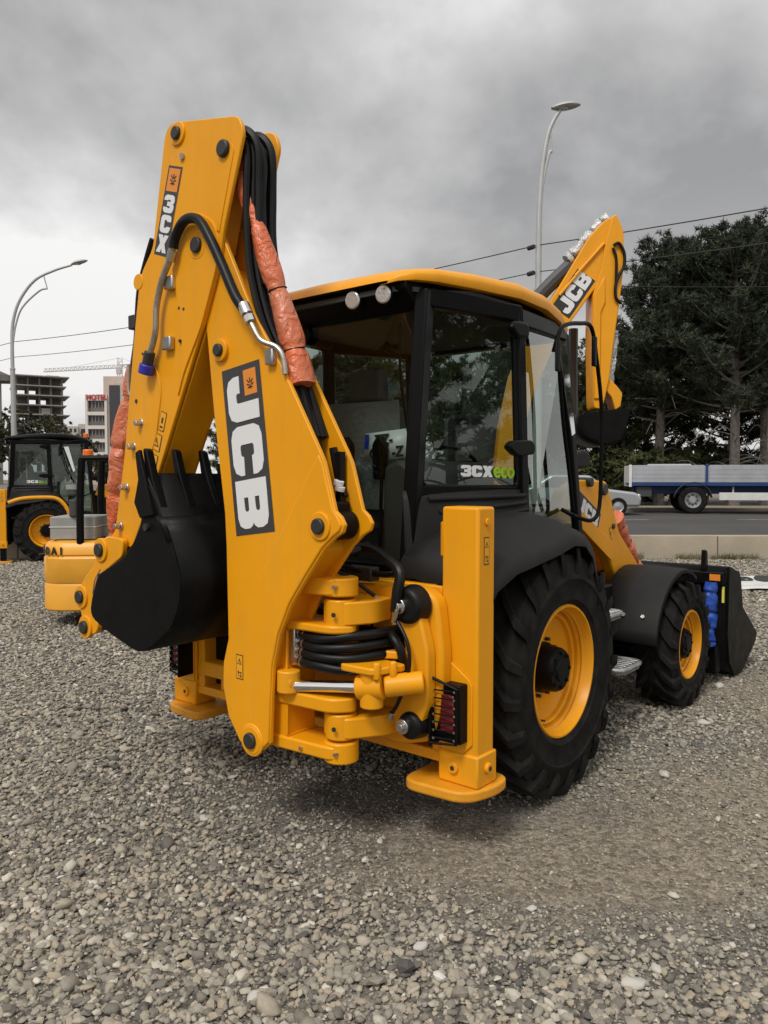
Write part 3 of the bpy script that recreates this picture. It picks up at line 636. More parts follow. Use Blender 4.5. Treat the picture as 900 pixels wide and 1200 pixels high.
def build_machine():
    root = empty('backhoe_loader', (0.111, 5.007, 0), -HEAD)
    # ---------------- wheels
    for s in (1, -1):
        wheel(root, s, s*.955, 0.07, .712, .43, .370, .135, 21)
        wheel(root, s, s*.985, 2.28, .495, .33, .265, .125, 18)
    # ---------------- chassis, axles, engine bay
    b = MB(); b.box(-.38, .38, -.80, 3.05, .52, 1.02); b.box(-.30, .30, -.2, .35, .45, .95); b.cyl((-.85, .07, .705), (.85, .07, .705), .13); b.cyl((-.85, 2.28, .49), (.85, 2.28, .49), .09)
    b.box(-.62, -.36, 1.0, 1.75, .55, 1.05); b.box(.36, .72, 1.02, 1.72, .50, 1.0)
    b.build('chassis', 'black_paint', root, bevel=.015)
    b = MB(); b.prism(round_poly([(1.05, 1.0), (3.02, 1.0), (3.05, 1.18), (2.9, 1.30), (2.0, 1.48), (1.05, 1.56)], .06), 'x', -.36, .36)
    bon = b.build('bonnet', 'yellow', root, bevel=.03, seg=3)
    b = MB()
    for i in range(7): b.box(-.28, .28, 3.035, 3.06, 1.02+i*.028, 1.038+i*.028)
    b.build('grille', 'black_paint', bon)
    # ---------------- rear frame
    b = MB()
    b.box(-.962, .962, -.90, -.79, 1.165, 1.285); b.box(-.962, .962, -.90, -.78, .545, .635); b.box(-.962, .962, -.90, -.78, .42, .475)
    b.box(-.962, -.90, -.895, -.785, .42, 1.285); b.box(.90, .962, -.895, -.785, .42, 1.285)
    for x in (-.72, -.2, .3): b.box(x-.03, x+.03, -.885, -.79, .47, .55)
    b.build('rear_frame', 'yellow', root, bevel=.008)
    b = MB(); b.box(-.90, .90, -.80, -.72, .40, 1.3); b.build('frame_backing', 'black_paint', root)
    # ---------------- stabilisers
    for s in (1, -1):
        def X(a, c): return (min(s*a, s*c), max(s*a, s*c))
        b = MB(); x0, x1 = X(.968, 1.175); b.box(x0, x1, -.912, -.765, .36, 1.672)
        st = b.build('stabiliser', 'yellow', root, bevel=.014, seg=3)
        b = MB(); b.box(x0-.010, x1+.010, -.924, -.753, .345, .50); x2, x3 = X(.952, .970); b.box(x2, x3, -.905, -.80, 1.43, 1.60); b.box(x2, x3, -.905, -.80, 1.02, 1.14); b.each('collar', 'yellow', st, bevel=.010)
        b = MB()
        for x, y, z, d in ((s*1.05, -.924, .425, 'y'), (s*1.187, -.84, .43, 'x')):
            if d == 'y': b.cyl((x, y+.01, z), (x, y-.014, z), .028, n=24)
            else: b.cyl((x-.01*s, y, z), (x+.014*s, y, z), .026, n=24)
        b.each('boss', 'yellow', st, bevel=.004)
        b = MB()
        for x, y, z, d in ((s*1.05, -.924, .425, 'y'), (s*1.187, -.84, .43, 'x')):
            if d == 'y': b.cyl((x, y, z), (x, y-.017, z), .012, n=6)
            else: b.cyl((x, y, z), (x+.017*s, y, z), .012, n=6)
        b.each('bolt', 'pin', st)
        b = MB(); b.prism(round_poly([(s*.80, -1.03), (s*1.17, -1.00), (s*1.225, -.80), (s*1.20, -.66), (s*.80, -.66)], .10, 6), 'z', .292, .345); b.build('foot_plate', 'yellow_worn', st, bevel=.012, seg=3)
        # tail lamp in its guard
        b = MB(); xa, xb = X(.985, 1.125); xi, xo = s*.985, s*1.125
        b.box(xa, xb, -.985, -.914, .56, .84); g = b.build('tail_lamp', 'black_paint', root, bevel=.008)
        b = MB(); b.box(xa+.03, xb-.03, -.993, -.980, .61, .79); b.build('lens', 'red', g, bevel=.008)
        b = MB(); b.prism([(-1.035, .545), (-.915, .55), (-.915, .87), (-1.035, .885)], 'x', xi-.006, xi+.006); b.build('guard_plate', 'black_paint', g, bevel=.002)
        b = MB()
        for i in range(7): z = .585+i*.038; b.tube([(xi, -1.022, z), (xo-.015*s, -.995, z), (xo, -.94, z)], .0045, n=6, sub=1)
        b.each('guard_bar', 'black_paint', g)
        b = MB(); b.tube([(xi, -1.03, .56), (xo-.012*s, -1.0, .565), (xo-.012*s, -.995, .825), (xi, -1.03, .875)], .008, n=8, sub=1); b.build('guard_frame', 'black_paint', g)
        b = MB()
        for i in range(7):
            z = .585+i*.038
            for x, y in ((xi+.018*s, -1.0275), (xo-.02*s, -1.004)): b.cyl((x, y+.004, z), (x, y-.001, z), .0058, n=8)
        b.each('guard_weld', 'steel', g)
        b = MB(); b.prism([(s*.975, .50), (s*.975, .88), (s*1.03, .93), (s*1.13, .86), (s*1.15, .83), (s*1.15, .55), (s*1.10, .50)], 'y', -.922, -.9125); b.build('lamp_bracket', 'yellow', g, bevel=.003)
        if s > 0:
            sticker(st, (1.1755, -.865, 1.40), (0, 1, 0), (0, 0, 1), .045, .13, 0)
        b = MB(); xs = s*1.06
        b.cyl((s*1.176, -.84, 1.60), (s*1.185, -.84, 1.60), .018, n=14); b.build('plug', 'yellow', st, bevel=.003)
    # ---------------- sideshift carriage
    b = MB()
    car = round_poly([(.16, .62), (.16, 1.16), (.40, 1.265), (.90, 1.29), (1.0, 1.24), (1.035, .98), (1.03, .72), (.97, .55), (.80, .50), (.45, .50)], .05)
    b.prism(car, 'y', -1.00, -.905)
    cg = b.build('sideshift_carriage', 'yellow', root, bevel=.02, seg=3)
    b = MB()   # raised rim that sweeps down the right-hand side, and the two hinge arms
    b.prism(round_poly([(.78, 1.20), (.93, 1.24), (1.0, 1.0), (1.0, .75), (.93, .58), (.74, .60), (.84, .74), (.88, .95), (.84, 1.10)], .04), 'y', -1.07, -1.0)
    b.prism(round_poly([(.54, -1.30), (.69, -1.30), (.76, -1.15), (.74, -1.0), (.24, -1.0), (.50, -1.18)], .04), 'z', 1.115, 1.225)
    b.prism(round_poly([(.54, -1.30), (.69, -1.30), (.80, -1.12), (.82, -1.0), (.30, -1.0), (.50, -1.18)], .04), 'z', .575, .675)
    b.prism(round_poly([(.60, -1.19), (.86, -1.10), (.92, -1.0), (.56, -1.0)], .03), 'z', .945, .985)
    b.each('hinge_arm', 'yellow', cg, bevel=.012)
    b = MB(); b.cyl((.62, -1.25, 1.105), (.62, -1.25, 1.235), .074, n=28); b.cyl((.62, -1.25, .565), (.62, -1.25, .69), .074, n=28); b.each('hinge_eye', 'yellow', cg, bevel=.008)
    b = MB(); b.box(.52, .90, -1.005, -.995, .76, 1.06); b.build('hose_port', 'black_paint', cg)
    for (x, z, r_) in ((.885, 1.205, .10), (.905, .635, .075), (.30, 1.10, .06)):
        b = MB(); b.cyl((x, -1.0, z), (x, -1.10, z), r_, r_*.84, n=32); cl = b.build('hydraulic_clamp', 'hose', cg, bevel=.02, seg=3)
        b = MB(); b.cyl((x-.02, -1.09, z), (x-.02, -1.12, z), .036, n=24); b.cyl((x-.02, -1.115, z), (x-.02, -1.14, z), .022, n=6); b.build('clamp_bolt', 'steel', cl, bevel=.003)
    # ---------------- king post with slew lugs
    b = MB()
    b.box(.20, .36, -1.36, -1.16, .50, 1.27)
    for z0, z1 in ((1.255, 1.335), (1.075, 1.115), (.70, .77), (.475, .54)):
        b.prism(round_poly([(.20, -1.38), (.64, -1.345), (.72, -1.25), (.64, -1.16), (.20, -1.12)], .05, 5), 'z', z0, z1)
    b.prism(round_poly([(.22, 1.30), (.38, 1.32), (.36, 1.44), (.30, 1.50), (.22, 1.46)], .03), 'y', -1.32, -1.22)
    kp = b.build('king_post', 'yellow', root, bevel=.010)
    b = MB(); b.cyl((.62, -1.25, .455), (.62, -1.25, .555), .084, n=28); b.cyl((.62, -1.25, 1.25), (.62, -1.25, 1.338), .084, n=28); b.each('swing_hinge', 'yellow', kp, bevel=.008)
    b = MB(); b.cyl((.33, -1.33, 1.40), (.33, -1.345, 1.40), .022, n=12); b.cyl((.34, -1.37, 1.13), (.34, -1.385, 1.13), .018, n=10); b.cyl((.655, -1.335, 1.17), (.655, -1.343, 1.17), .011, n=10); b.cyl((.655, -1.335, .63), (.655, -1.343, .63), .011, n=10); b.each('hinge_bolt', 'pin', kp)
    b = MB()
    for z in (.545, .695, .775, 1.07, 1.12, 1.25): b.tube([(.362, -1.36, z), (.362, -1.26, z), (.362, -1.165, z)], .006, n=6)
    b.tube([(.362, -1.362, .55), (.365, -1.362, .69)], .006, n=6, sub=1); b.tube([(.362, -1.362, .78), (.365, -1.362, 1.065)], .006, n=6, sub=1)
    b.each('weld_bead', 'yellow', kp)
    b = MB()
    for x, y, z in ((.66, -1.335, 1.30), (.66, -1.33, .51), (.30, -1.385, .735), (.45, -1.365, 1.295), (.46, -1.36, .505)): b.cyl((x, y+.02, z), (x, y-.012, z), .009, n=8)
    b.each('grease_nipple', 'steel', kp)
    # slew ram
    b = MB(); b.cyl((.40, -1.36, .80), (.80, -1.24, .835), .029, n=24); ram = b.build('slew_ram', 'chrome', root)
    b = MB(); b.cyl((.375, -1.36, .765), (.375, -1.36, .875), .058, n=28); b.cyl((.34, -1.37, .82), (.42, -1.355, .82), .045, n=20); b.build('rod_eye', 'yellow', ram, bevel=.008)
    b = MB(); b.cyl((.80, -1.235, .74), (.80, -1.235, .92), .055, n=28); b.cyl((.735, -1.255, .828), (.86, -1.215, .845), .060, n=28); b.cyl((.86, -1.215, .845), (1.0, -1.10, .865), .052, n=28)
    b.prism(round_poly([(.66, -1.31), (.86, -1.30), (.92, -1.12), (.68, -1.10)], .03), 'z', .905, .94); b.cyl((.86, -1.27, .885), (.86, -1.27, .965), .02, n=6); b.cyl((.90, -1.20, .885), (.90, -1.20, .965), .02, n=6)
    b.build('ram_body', 'yellow', ram, bevel=.008)
    # hoses over the king post
    for i in range(4):
        z = 1.048-i*.043; b = MB()
        b.tube([(.40, -1.30-.008*i, z), (.55, -1.33, z-.005), (.68, -1.27, z+.012-.01*i), (.76, -1.16, z+.02-.008*i), (.80, -1.0, z+.03-.010*i)], .024, n=12)
        hz_ = b.build('hydraulic_hose', 'hose', root)
        b = MB(); b.cyl((.385, -1.297-.008*i, z), (.425, -1.303-.008*i, z), .0255, n=12); b.cyl((.44, -1.308-.008*i, z), (.452, -1.31-.008*i, z), .027, n=12); b.build('ferrule', 'steel', hz_)
    b = MB(); b.box(.36, .40, -1.345, -1.25, .895, 1.085); b.build('manifold', 'steel', root, bevel=.006)
    def hose(pts, r, m='hose', nm='hydraulic_hose'):
        q = MB(); q.tube(pts, r, n=10); return q.build(nm, m, root)
    hose([(.33, -1.36, 1.395), (.42, -1.34, 1.425), (.50, -1.25, 1.43), (.56, -1.12, 1.44), (.60, -1.02, 1.47)], .022)
    hose([(.42, -1.1, 1.45), (.62, -1.05, 1.46), (.78, -1.08, 1.41), (.86, -1.10, 1.36), (.86, -1.12, 1.27), (.85, -1.12, 1.18)], .026)
    hose([(.36, -1.05, 1.38), (.52, -1.02, 1.34), (.70, -1.0, 1.33), (.80, -1.02, 1.36)], .016)
    hose([(.45, -1.2, 1.37), (.56, -1.22, 1.36), (.65, -1.18, 1.31), (.72, -1.12, 1.24)], .010)
    hose([(.85, -1.115, 1.14), (.93, -1.13, 1.04), (.945, -1.14, .92), (.90, -1.15, .78), (.83, -1.13, .68)], .009)
    hose([(.74, -1.05, 1.06), (.82, -1.10, 1.05), (.87, -1.10, .98), (.85, -1.07, .87), (.80, -1.05, .85)], .022)
    hose([(.73, -1.09, 1.22), (.71, -1.10, 1.16), (.68, -1.10, 1.07)], .007)
    b = MB()
    b.tube([(.27, -1.38, 1.29), (.31, -1.385, 1.30), (.335, -1.385, 1.33), (.335, -1.38, 1.385), (.36, -1.37, 1.40)], .013, n=8); b.cyl((.335, -1.385, 1.335), (.335, -1.383, 1.36), .02, n=8); b.cyl((.40, -1.345, 1.415), (.43, -1.335, 1.425), .025, n=10)
    b.cyl((.74, -1.095, 1.21), (.71, -1.10, 1.225), .012, n=8); b.cyl((.845, -1.13, 1.13), (.87, -1.135, 1.19), .012, n=8); b.cyl((.825, -1.13, .66), (.84, -1.135, .70), .014, n=8)
    b.each('pipe_fitting', 'steel', root)
    b = MB()
    for p in ((.50, -1.1, 1.46), (.54, -1.14, 1.42), (.46, -1.06, 1.48)): b.cyl(p, (p[0]+.03, p[1]+.03, p[2]+.03), .02, n=8)
    b.box(.44, .62, -1.03, -.96, 1.29, 1.36)
    b.each('valve_block', 'pin', root, bevel=.006)
    # ---------------- boom
    YB0, YB1 = -1.435, -1.225
    plate = [(-.15, 2.62), (-.09, 2.14), (-.01, 1.63), (.0, 1.46), (.01, .99), (-.025, .87), (-.03, .74), (.01, .59), (.10, .475), (.20, .445), (.27, .47), (.32, .515), (.33, .72), (.345, .90), (.39, 1.06), (.47, 1.21), (.57, 1.34), (.69, 1.485), (.755, 1.54), (.80, 1.565), (.812, 1.60), (.79, 1.635), (.757, 1.66), (.69, 1.88), (.665, 1.925), (.43, 2.31), (.21, 2.62), (.03, 2.95), (-.04, 3.09), (-.17, 3.14), (-.28, 3.06), (-.29, 2.93)]
    web = [(-.13, 2.62), (-.07, 2.14), (.01, 1.63), (.02, 1.46), (.03, .99), (.0, .87), (0., .74), (.04, .62), (.12, .54), (.24, .52), (.29, .72), (.31, .90), (.36, 1.08), (.44, 1.24), (.54, 1.37), (.64, 1.47), (.60, 1.60), (.54, 1.80), (.33, 2.24), (.10, 2.60), (-.04, 2.88), (-.16, 2.9)]
    b = MB(); b.prism(web, 'y', YB0+.02, YB1-.02); boom = b.build('boom', 'yellow', root, smooth=30)
    for y0, y1 in ((YB0, YB0+.024), (YB1-.024, YB1)):
        b = MB(); b.prism(plate, 'y', y0, y1); b.build('side_plate', 'yellow', boom, bevel=.005)
    # folded crease of the side plate: two strips a few millimetres proud
    b = MB(); b.prism([(.662, 1.915), (.687, 1.87), (.748, 1.67), (.78, 1.632), (.80, 1.60), (.79, 1.574), (.75, 1.548), (.685, 1.495), (.565, 1.350), (.465, 1.218), (.386, 1.065), (.341, .905), (.326, .72), (.316, .522), (.27, .478), (.20, .453), (.105, .482), (.016, .596), (-.024, .742), (-.019, .866), (.014, .97)], 'y', YB0-.010, YB0+.004); b.build('reinforcing_plate', 'yellow', boom, bevel=.010, seg=4)
    pins(boom, [((-.02, 2.45), .032), ((.675, 1.59), .037), ((.20, .51), .040)], YB0-.008, YB1)
    b = MB(); b.cyl((.20, YB0-.005, .51), (.20, YB0-.017, .51), .082, n=30); b.build('pivot_ring', 'yellow', boom, bevel=.006)
    b = MB()
    for y_ in (YB0+.026, YB1-.026): b.tube([(.005, y_, 1.46), (-.085, y_, 2.14), (-.14, y_, 2.60)], .005, n=6)
    b.each('weld_bead', 'yellow', boom)
    # decal on the boom
    D = Vector((.125, 0, -.992)); Rr = Vector((.992, 0, .125)); o = Vector((-.022, YB0-.0015, 2.345))
    b = MB(); p = [o, o+Rr*.285, o+Rr*.285+D*.835, o+D*.835]; b.add(p, [(3,2,1,0)]); b.mi = 1
    q0 = o+Rr*.16+D*.03; b.add([q0+Vector((0,-.001,0))+x for x in (Vector(), Rr*.092, Rr*.092+D*.125, D*.125)], [(3,2,1,0)]); b.mi = 2
    logo_mark(b, q0+D*.115+Rr*.004, Rr, -D, .085)
    b.build('decal', ['decal', 'logo', 'decal_black'], boom, smooth=0)
    lo = o + Rr*.030 + Vector((0, -.001, 0))
    glyphs('J', 'lettering', 'white', boom, lo+D*.05, D, Rr, .225, .225, .2)
    glyphs('C', 'lettering', 'white', boom, lo+D*.298, D, Rr, .245, .225, .2)
    glyphs('B', 'lettering', 'white', boom, lo+D*.565, D, Rr, .240, .225, .2)
    # patch that leaves room for the emblem beside the J
    sticker(boom, (.085, YB0-.0105, .80), (1, 0, 0), (0, 0, 1), .052, .125, 0)
    # ---------------- boom cylinder low between the plates, dipper ram on top
    b = MB(); b.cyl((.60, -1.33, 1.66), (.30, -1.33, 2.52), .058, n=26); dr = b.build('dipper_ram', 'black_paint', root, bevel=.004)
    b = MB(); b.box(.53, .70, -1.40, -1.26, 1.55, 1.70); b.cyl((.675, -1.41, 1.59), (.675, -1.25, 1.59), .07, n=24); b.build('ram_eye', 'black_paint', dr, bevel=.015)
    b = MB(); b.cyl((.30, -1.33, 2.52), (.04, -1.33, 3.43), .032, n=20); b.build('rod', 'chrome', dr)
    b = MB(); b.box(.635, .665, -1.30, -1.265, 1.70, 1.93); b.tube([(.60, -1.28, 1.95), (.63, -1.27, 1.80), (.665, -1.27, 1.72)], .02); b.build('ram_hose', 'hose', dr)
    b = MB(); b.cyl((.655, -1.305, 1.775), (.662, -1.305, 1.795), .024, n=12); b.cyl((.662, -1.305, 1.75), (.668, -1.305, 1.768), .024, n=12); b.build('ferrule', 'white', dr)
    crumple([(.455, -1.345, 2.245), (.39, -1.345, 2.47), (.30, -1.35, 2.72), (.18, -1.36, 3.02), (.08, -1.37, 3.28), (.045, -1.36, 3.42)], lambda t: .066 - .034*t, 'plastic_wrap', dr, seed=1, amp=.20)
    # ---------------- dipper
    YD0, YD1 = -1.458, -1.205
    dp = round_poly([(-.44, 3.69), (.15, 3.555), (.185, 3.47), (.02, 3.02), (-.0, 2.90), (-.14, 2.60), (-.42, 2.08), (-.56, 1.82), (-.82, 1.40), (-1.04, 1.46), (-.99, 1.50), (-.88, 1.94), (-.77, 2.58), (-.70, 2.93), (-.575, 3.06)],
                    [.10, .10, .04, .05, .05, .02, 0, 0, .05, .05, .02, 0, .02, .06, .04], 5)
    dweb = [(-.40, 3.62), (.05, 3.52), (-.06, 3.10), (-.20, 2.62), (-.45, 2.08), (-.58, 1.82), (-.84, 1.44), (-.97, 1.52), (-.865, 1.94), (-.755, 2.58), (-.66, 2.93), (-.55, 3.06)]
    b = MB(); b.prism(dweb, 'y', YD0+.02, -1.28); dip = b.build('dipper', 'yellow', root, smooth=30)
    low = [(-.10, 2.66), (-.42, 2.08), (-.56, 1.82), (-.82, 1.40), (-.97, 1.46), (-.865, 1.94), (-.755, 2.58), (-.68, 2.9)]
    b = MB(); b.prism(low, 'y', YD0+.03, YD1); b.build('box_section', 'yellow', dip, bevel=.004)
    b = MB(); b.prism(dp, 'y', YD0, YD0+.022); b.build('side_plate', 'yellow', dip, bevel=.005)
    b = MB(); b.prism(dp, 'y', YD1-.022, YD1); b.build('side_plate', 'yellow', dip, bevel=.005)
    b = MB(); b.prism(round_poly([(-.40, 2.96), (-.33, 3.10), (-.17, 3.165), (-.04, 3.09), (.005, 2.98), (-.02, 2.86), (-.15, 2.58), (-.30, 2.36), (-.36, 2.22), (-.30, 2.45), (-.335, 2.70)], .05), 'y', YD0-.010, YD0+.002); b.build('doubler_plate', 'yellow', dip, bevel=.006)
    b = MB(); b.prism(round_poly([(-.70, 2.40), (-.56, 2.44), (-.50, 2.30), (-.56, 2.02), (-.64, 1.90), (-.80, 1.93)], .06), 'y', YD0-.007, YD0+.002); b.build('doubler_plate', 'yellow', dip, bevel=.004)
    b = MB(); b.prism([(.115, 3.40), (.10, 3.44), (.03, 3.20), (-.02, 3.04), (.0, 3.03)], 'y', YD0-.005, YD0+.002); b.build('edge_bar', 'yellow', dip, bevel=.002)
    pins(dip, [((-.33, 3.60), .034), ((-.17, 2.995), .040)], YD0, YD1)
    b = MB(); b.cyl((.04, YD0+.01, 3.425), (.04, YD0-.022, 3.425), .042, n=24); b.build('pin', 'pin', dip, bevel=.008)
    b = MB(); b.cyl((-.295, YD0, 3.475), (-.295, YD0-.012, 3.475), .018, n=14); b.build('grease_nipple', 'steel', dip)
    b = MB()
    for x, z in ((-.70, 2.115), (-.775, 1.985), (-.855, 1.755), (-.925, 1.53)):
        b.cyl((x, YD0, z), (x, YD0-.012, z), .026, n=20); b.cyl((x, YD0-.012, z), (x, YD0-.045, z), .018, n=6)
    b.each('side_bolt', 'steel', dip, bevel=.003)
    b = MB(); b.cyl((-.74, YD0, 2.24), (-.74, YD0-.01, 2.24), .012, n=10); b.cyl((-.68, YD0, 2.50), (-.68, YD0-.006, 2.50), .006, n=8)
    for x, z in ((-.33, 2.70), (-.29, 2.69), (-.33, 2.53)): b.cyl((x, YD0, z), (x, YD0-.011, z), .009, n=8)
    b.each('small_hole', 'pin', dip)
    # eyes on the back edge of the dipper
    b = MB(); b.cyl((-.715, YD0-.004, 2.90), (-.715, YD0+.05, 2.90), .045, n=22); b.build('lug_eye', 'yellow', dip, bevel=.004)
    # 3CX decal
    dn = Vector((-.318, 0, -.948)); rt = Vector((.948, 0, -.318)); o = Vector((-.415, YD0-.0015, 3.462))
    b = MB(); b.add([o, o+rt*.125, o+rt*.125+dn*.46, o+dn*.46], [(3,2,1,0)]); b.mi = 1
    b.add([q+Vector((0,-.001,0)) for q in (o+rt*.012+dn*.012, o+rt*.113+dn*.012, o+rt*.113+dn*.128, o+rt*.012+dn*.128)], [(3,2,1,0)]); b.mi = 2
    logo_mark(b, o+rt*.018+dn*.115, rt, -dn, .09)
    b.build('decal', ['decal', 'logo', 'decal_black'], dip, smooth=0)
    glyphs('3CX', 'lettering', 'white', dip, o+rt*.016+dn*.238+Vector((0,-.001,0)), rt, -dn, .093, .092, .103, along=dn)
    sticker(dip, (-.545, YD0-.001, 2.075), (.948, 0, -.318), (.318, 0, .948), .055, .105, 2)
    sticker(dip, (-.70, YD0-.001, 1.975), (.948, 0, -.318), (.318, 0, .948), .06, .14, 0)
    sticker(dip, (-.615, YD0-.001, 1.975), (.948, 0, -.318), (.318, 0, .948), .085, .095, 1)
    sticker(dip, (-.655, YD0-.001, 1.865), (.948, 0, -.318), (.318, 0, .948), .085, .095, 3)
    # auxiliary pipe on the dipper, its rubber hose over the knuckle and the steel end on the boom
    ph = MB(); yh = YD0-.045
    ph.tube([(-.325, yh, 3.01), (-.355, yh, 2.95), (-.43, yh, 2.85), (-.48, yh, 2.72), (-.49, yh, 2.60), (-.535, yh, 2.50), (-.57, yh, 2.44)], .017, n=10)
    pp = ph.build('auxiliary_pipe', 'pipe', root)
    b = MB(); b.tube([(-.325, yh, 3.00), (-.305, yh, 3.055), (-.25, yh, 3.11), (-.175, yh-.01, 3.12), (-.09, yh-.01, 3.09), (-.01, yh-.01, 2.99), (.08, yh-.005, 2.84), (.17, yh, 2.68), (.235, yh+.01, 2.60)], .0255, n=12); b.build('rubber_hose', 'hose', pp)
    b = MB(); b.tube([(.23, yh+.01, 2.61), (.285, yh+.01, 2.52), (.33, yh+.02, 2.455), (.40, yh+.05, 2.42), (.435, yh+.06, 2.37), (.45, yh+.06, 2.29)], .0135, n=10); b.build('bent_pipe', 'pipe', pp)
    b = MB(); b.cyl((.215, yh+.01, 2.635), (.245, yh+.01, 2.585), .030, n=14); b.cyl((.252, yh+.01, 2.575), (.268, yh+.01, 2.545), .028, n=8); b.cyl((-.328, yh, 2.99), (-.352, yh, 2.94), .026, n=10); b.each('ferrule', 'steel', pp)
    b = MB()
    for x, z in ((-.385, 2.845), (-.41, 2.53)): b.box(x-.045, x+.03, YD0-.035, YD0-.001, z-.04, z+.03)
    b.box(.33, .385, YB0-.03, YB0-.001, 2.34, 2.42)
    b.each('pipe_clamp', 'steel', pp, bevel=.008)
    b = MB(); b.cyl((-.545, yh, 2.49), (-.578, yh, 2.41), .030, n=16); b.build('coupler', 'pin', pp, bevel=.004)
    b = MB(); b.cyl((-.570, yh, 2.425), (-.590, yh, 2.375), .042, n=18); b.build('coupler_cap', 'cap', pp, bevel=.006)
    # hose bundle inside the fold and behind the dipper
    for i in range(6):
        yy = -1.405 + i*.030; o = .012*((i*7) % 5)
        b = MB(); b.tube([(.03, yy, 3.50), (.125+o*.5, yy, 3.46), (.15+o, yy, 3.36), (.14+o, yy, 3.15), (.16+o, yy, 2.85), (.235+o, yy-.0, 2.60), (.33+o, yy, 2.42), (.43+o*.5, yy, 2.22), (.53, yy, 2.0)], .019, n=8); b.build('hydraulic_hose', 'hose', root)
    for i in range(2):
        b = MB(); y_ = -1.40+.09*i; b.tube([(.02, y_, 3.52), (.13, y_, 3.51), (.195, y_+.02, 3.42), (.19, y_+.03, 3.22), (.19, y_+.03, 2.98), (.24, y_+.03, 2.75)], .022, n=8); b.build('hydraulic_hose', 'hose', root)
    for i in range(2):
        b = MB(); y_ = -1.40+.07*i
        b.tube([(-.66, y_, 3.14), (-.73, y_, 3.02), (-.80, y_, 2.86), (-.83, y_, 2.62), (-.87, y_, 2.44), (-.92, y_, 2.32)], .017, n=8); b.build('hydraulic_hose', 'hose', root)
    b = MB(); b.box(-.87, -.80, -1.43, -1.36, 2.66, 2.74); b.build('hose_clamp', 'pin', root, bevel=.006)
    b = MB(); b.tube([(-.86, -1.43, 2.46), (-.865, -1.43, 2.32), (-.84, -1.43, 2.28), (-.815, -1.43, 2.30)], .013, n=8); b.build('tube_bend', 'pipe', root)
    # ---------------- bucket ram (wrapped) behind the dipper
    b = MB(); b.cyl((-.80, -1.34, 2.86), (-1.12, -1.34, 1.75), .045, n=20); br = b.build('bucket_ram', 'black_paint', root)
    b = MB(); b.cyl((-1.12, -1.34, 1.75), (-1.22, -1.34, 1.42), .026, n=16); b.build('rod', 'chrome', br)
    crumple([(-.875, -1.36, 2.46), (-.93, -1.36, 2.26), (-.985, -1.37, 2.06), (-1.01, -1.38, 1.86), (-1.045, -1.38, 1.68), (-1.10, -1.38, 1.50), (-1.13, -1.38, 1.38)], lambda t: .048+.046*max(0, math.sin(min(1, t*1.15)*math.pi))**.8, 'plastic_wrap', br, seed=4, amp=.3)
    # ---------------- tipping links and dipper end
    lev = [(-.84, 1.46), (-.85, 1.36), (-1.06, 1.25), (-1.15, 1.09), (-1.17, .98), (-1.12, .94), (-1.14, .88), (-1.24, .855), (-1.30, .93), (-1.345, 1.08), (-1.34, 1.13), (-1.27, 1.20), (-1.15, 1.29), (-1.09, 1.42), (-1.0, 1.47)]
    b = MB(); b.prism(round_poly(lev, .03, 3), 'y', -1.50, -1.465); b.prism(round_poly(lev, .03, 3), 'y', -1.215, -1.18); ls_ = b.each('bucket_link', 'yellow', root, bevel=.006); tl = ls_[0]
    b = MB(); b.box(-1.12, -.93, -1.46, -1.22, 1.30, 1.46); b.box(-1.28, -1.16, -1.40, -1.28, .92, 1.2); b.each('link_block', 'yellow', tl, bevel=.02)
    pins(tl, [((-1.07, 1.385), .040), ((-1.30, 1.085), .040), ((-1.255, .905), .040)], -1.50, -1.18)
    b = MB(); b.tube([(-1.03, -1.53, 1.28), (-1.07, -1.515, 1.26), (-1.13, -1.51, 1.20), (-1.155, -1.51, 1.12)], .004, n=6); b.build('safety_wire', 'steel', tl)
    # ---------------- digging bucket
    side = [(-.425, 1.80), (-.47, 1.68), (-.42, 1.59), (-.51, 1.46), (-.61, 1.375), (-.86, 1.27), (-.93, 1.12), (-.935, 1.03), (-.75, .955), (-.55, .90), (-.46, .885), (-.35, .935), (-.18, 1.05), (-.11, 1.18), (-.09, 1.30), (-.19, 1.53), (-.24, 1.59), (-.36, 1.78)]
    side = round_poly(side, .045, 4)
    b = MB(); b.prism(side, 'y', -1.645, -1.622); bk = b.build('digging_bucket', 'black_paint', root, bevel=.003)
    b = MB(); b.prism(side, 'y', -1.072, -1.05); b.build('bucket_side', 'black_paint', bk, bevel=.003)
    sh = spline([(-.40, 0, 1.83), (-.31, 0, 1.70), (-.245, 0, 1.59), (-.19, 0, 1.53), (-.10, 0, 1.32), (-.12, 0, 1.18), (-.19, 0, 1.06), (-.35, 0, .945), (-.46, 0, .90), (-.62, 0, .925), (-.78, 0, .97), (-.93, 0, 1.03), (-.93, 0, 1.12), (-.86, 0, 1.27)], 4)
    b = MB(); b.grid([[(p.x, y, p.z) for p in sh] for y in (-1.64, -1.35, -1.055)]); b.build('bucket_shell', 'black_paint', bk, solid=.016)
    b = MB(); b.grid([[(p[0], y, p[1]) for p in ((-.265, 1.615), (-.237, 1.575), (-.18, 1.49))] for y in (-1.66, -1.035)]); b.build('wear_strip', 'black_paint', bk, solid=.022)
    for k in range(4):
        y = -1.61 + k*.175; t = MB()
        t.prism([(-.43, 1.955), (-.42, 1.965), (-.395, 1.95), (-.345, 1.80), (-.275, 1.66), (-.285, 1.63), (-.34, 1.66), (-.40, 1.80)], 'y', y-.022, y+.022); t.build('tooth', 'black_paint', bk, bevel=.006)
    b = MB(); b.prism([(-.455, 1.94), (-.42, 1.955), (-.34, 1.72), (-.30, 1.62), (-.42, 1.60), (-.47, 1.68), (-.43, 1.80)], 'y', -1.662, -1.640); b.build('side_cutter', 'black_paint', bk, bevel=.004)
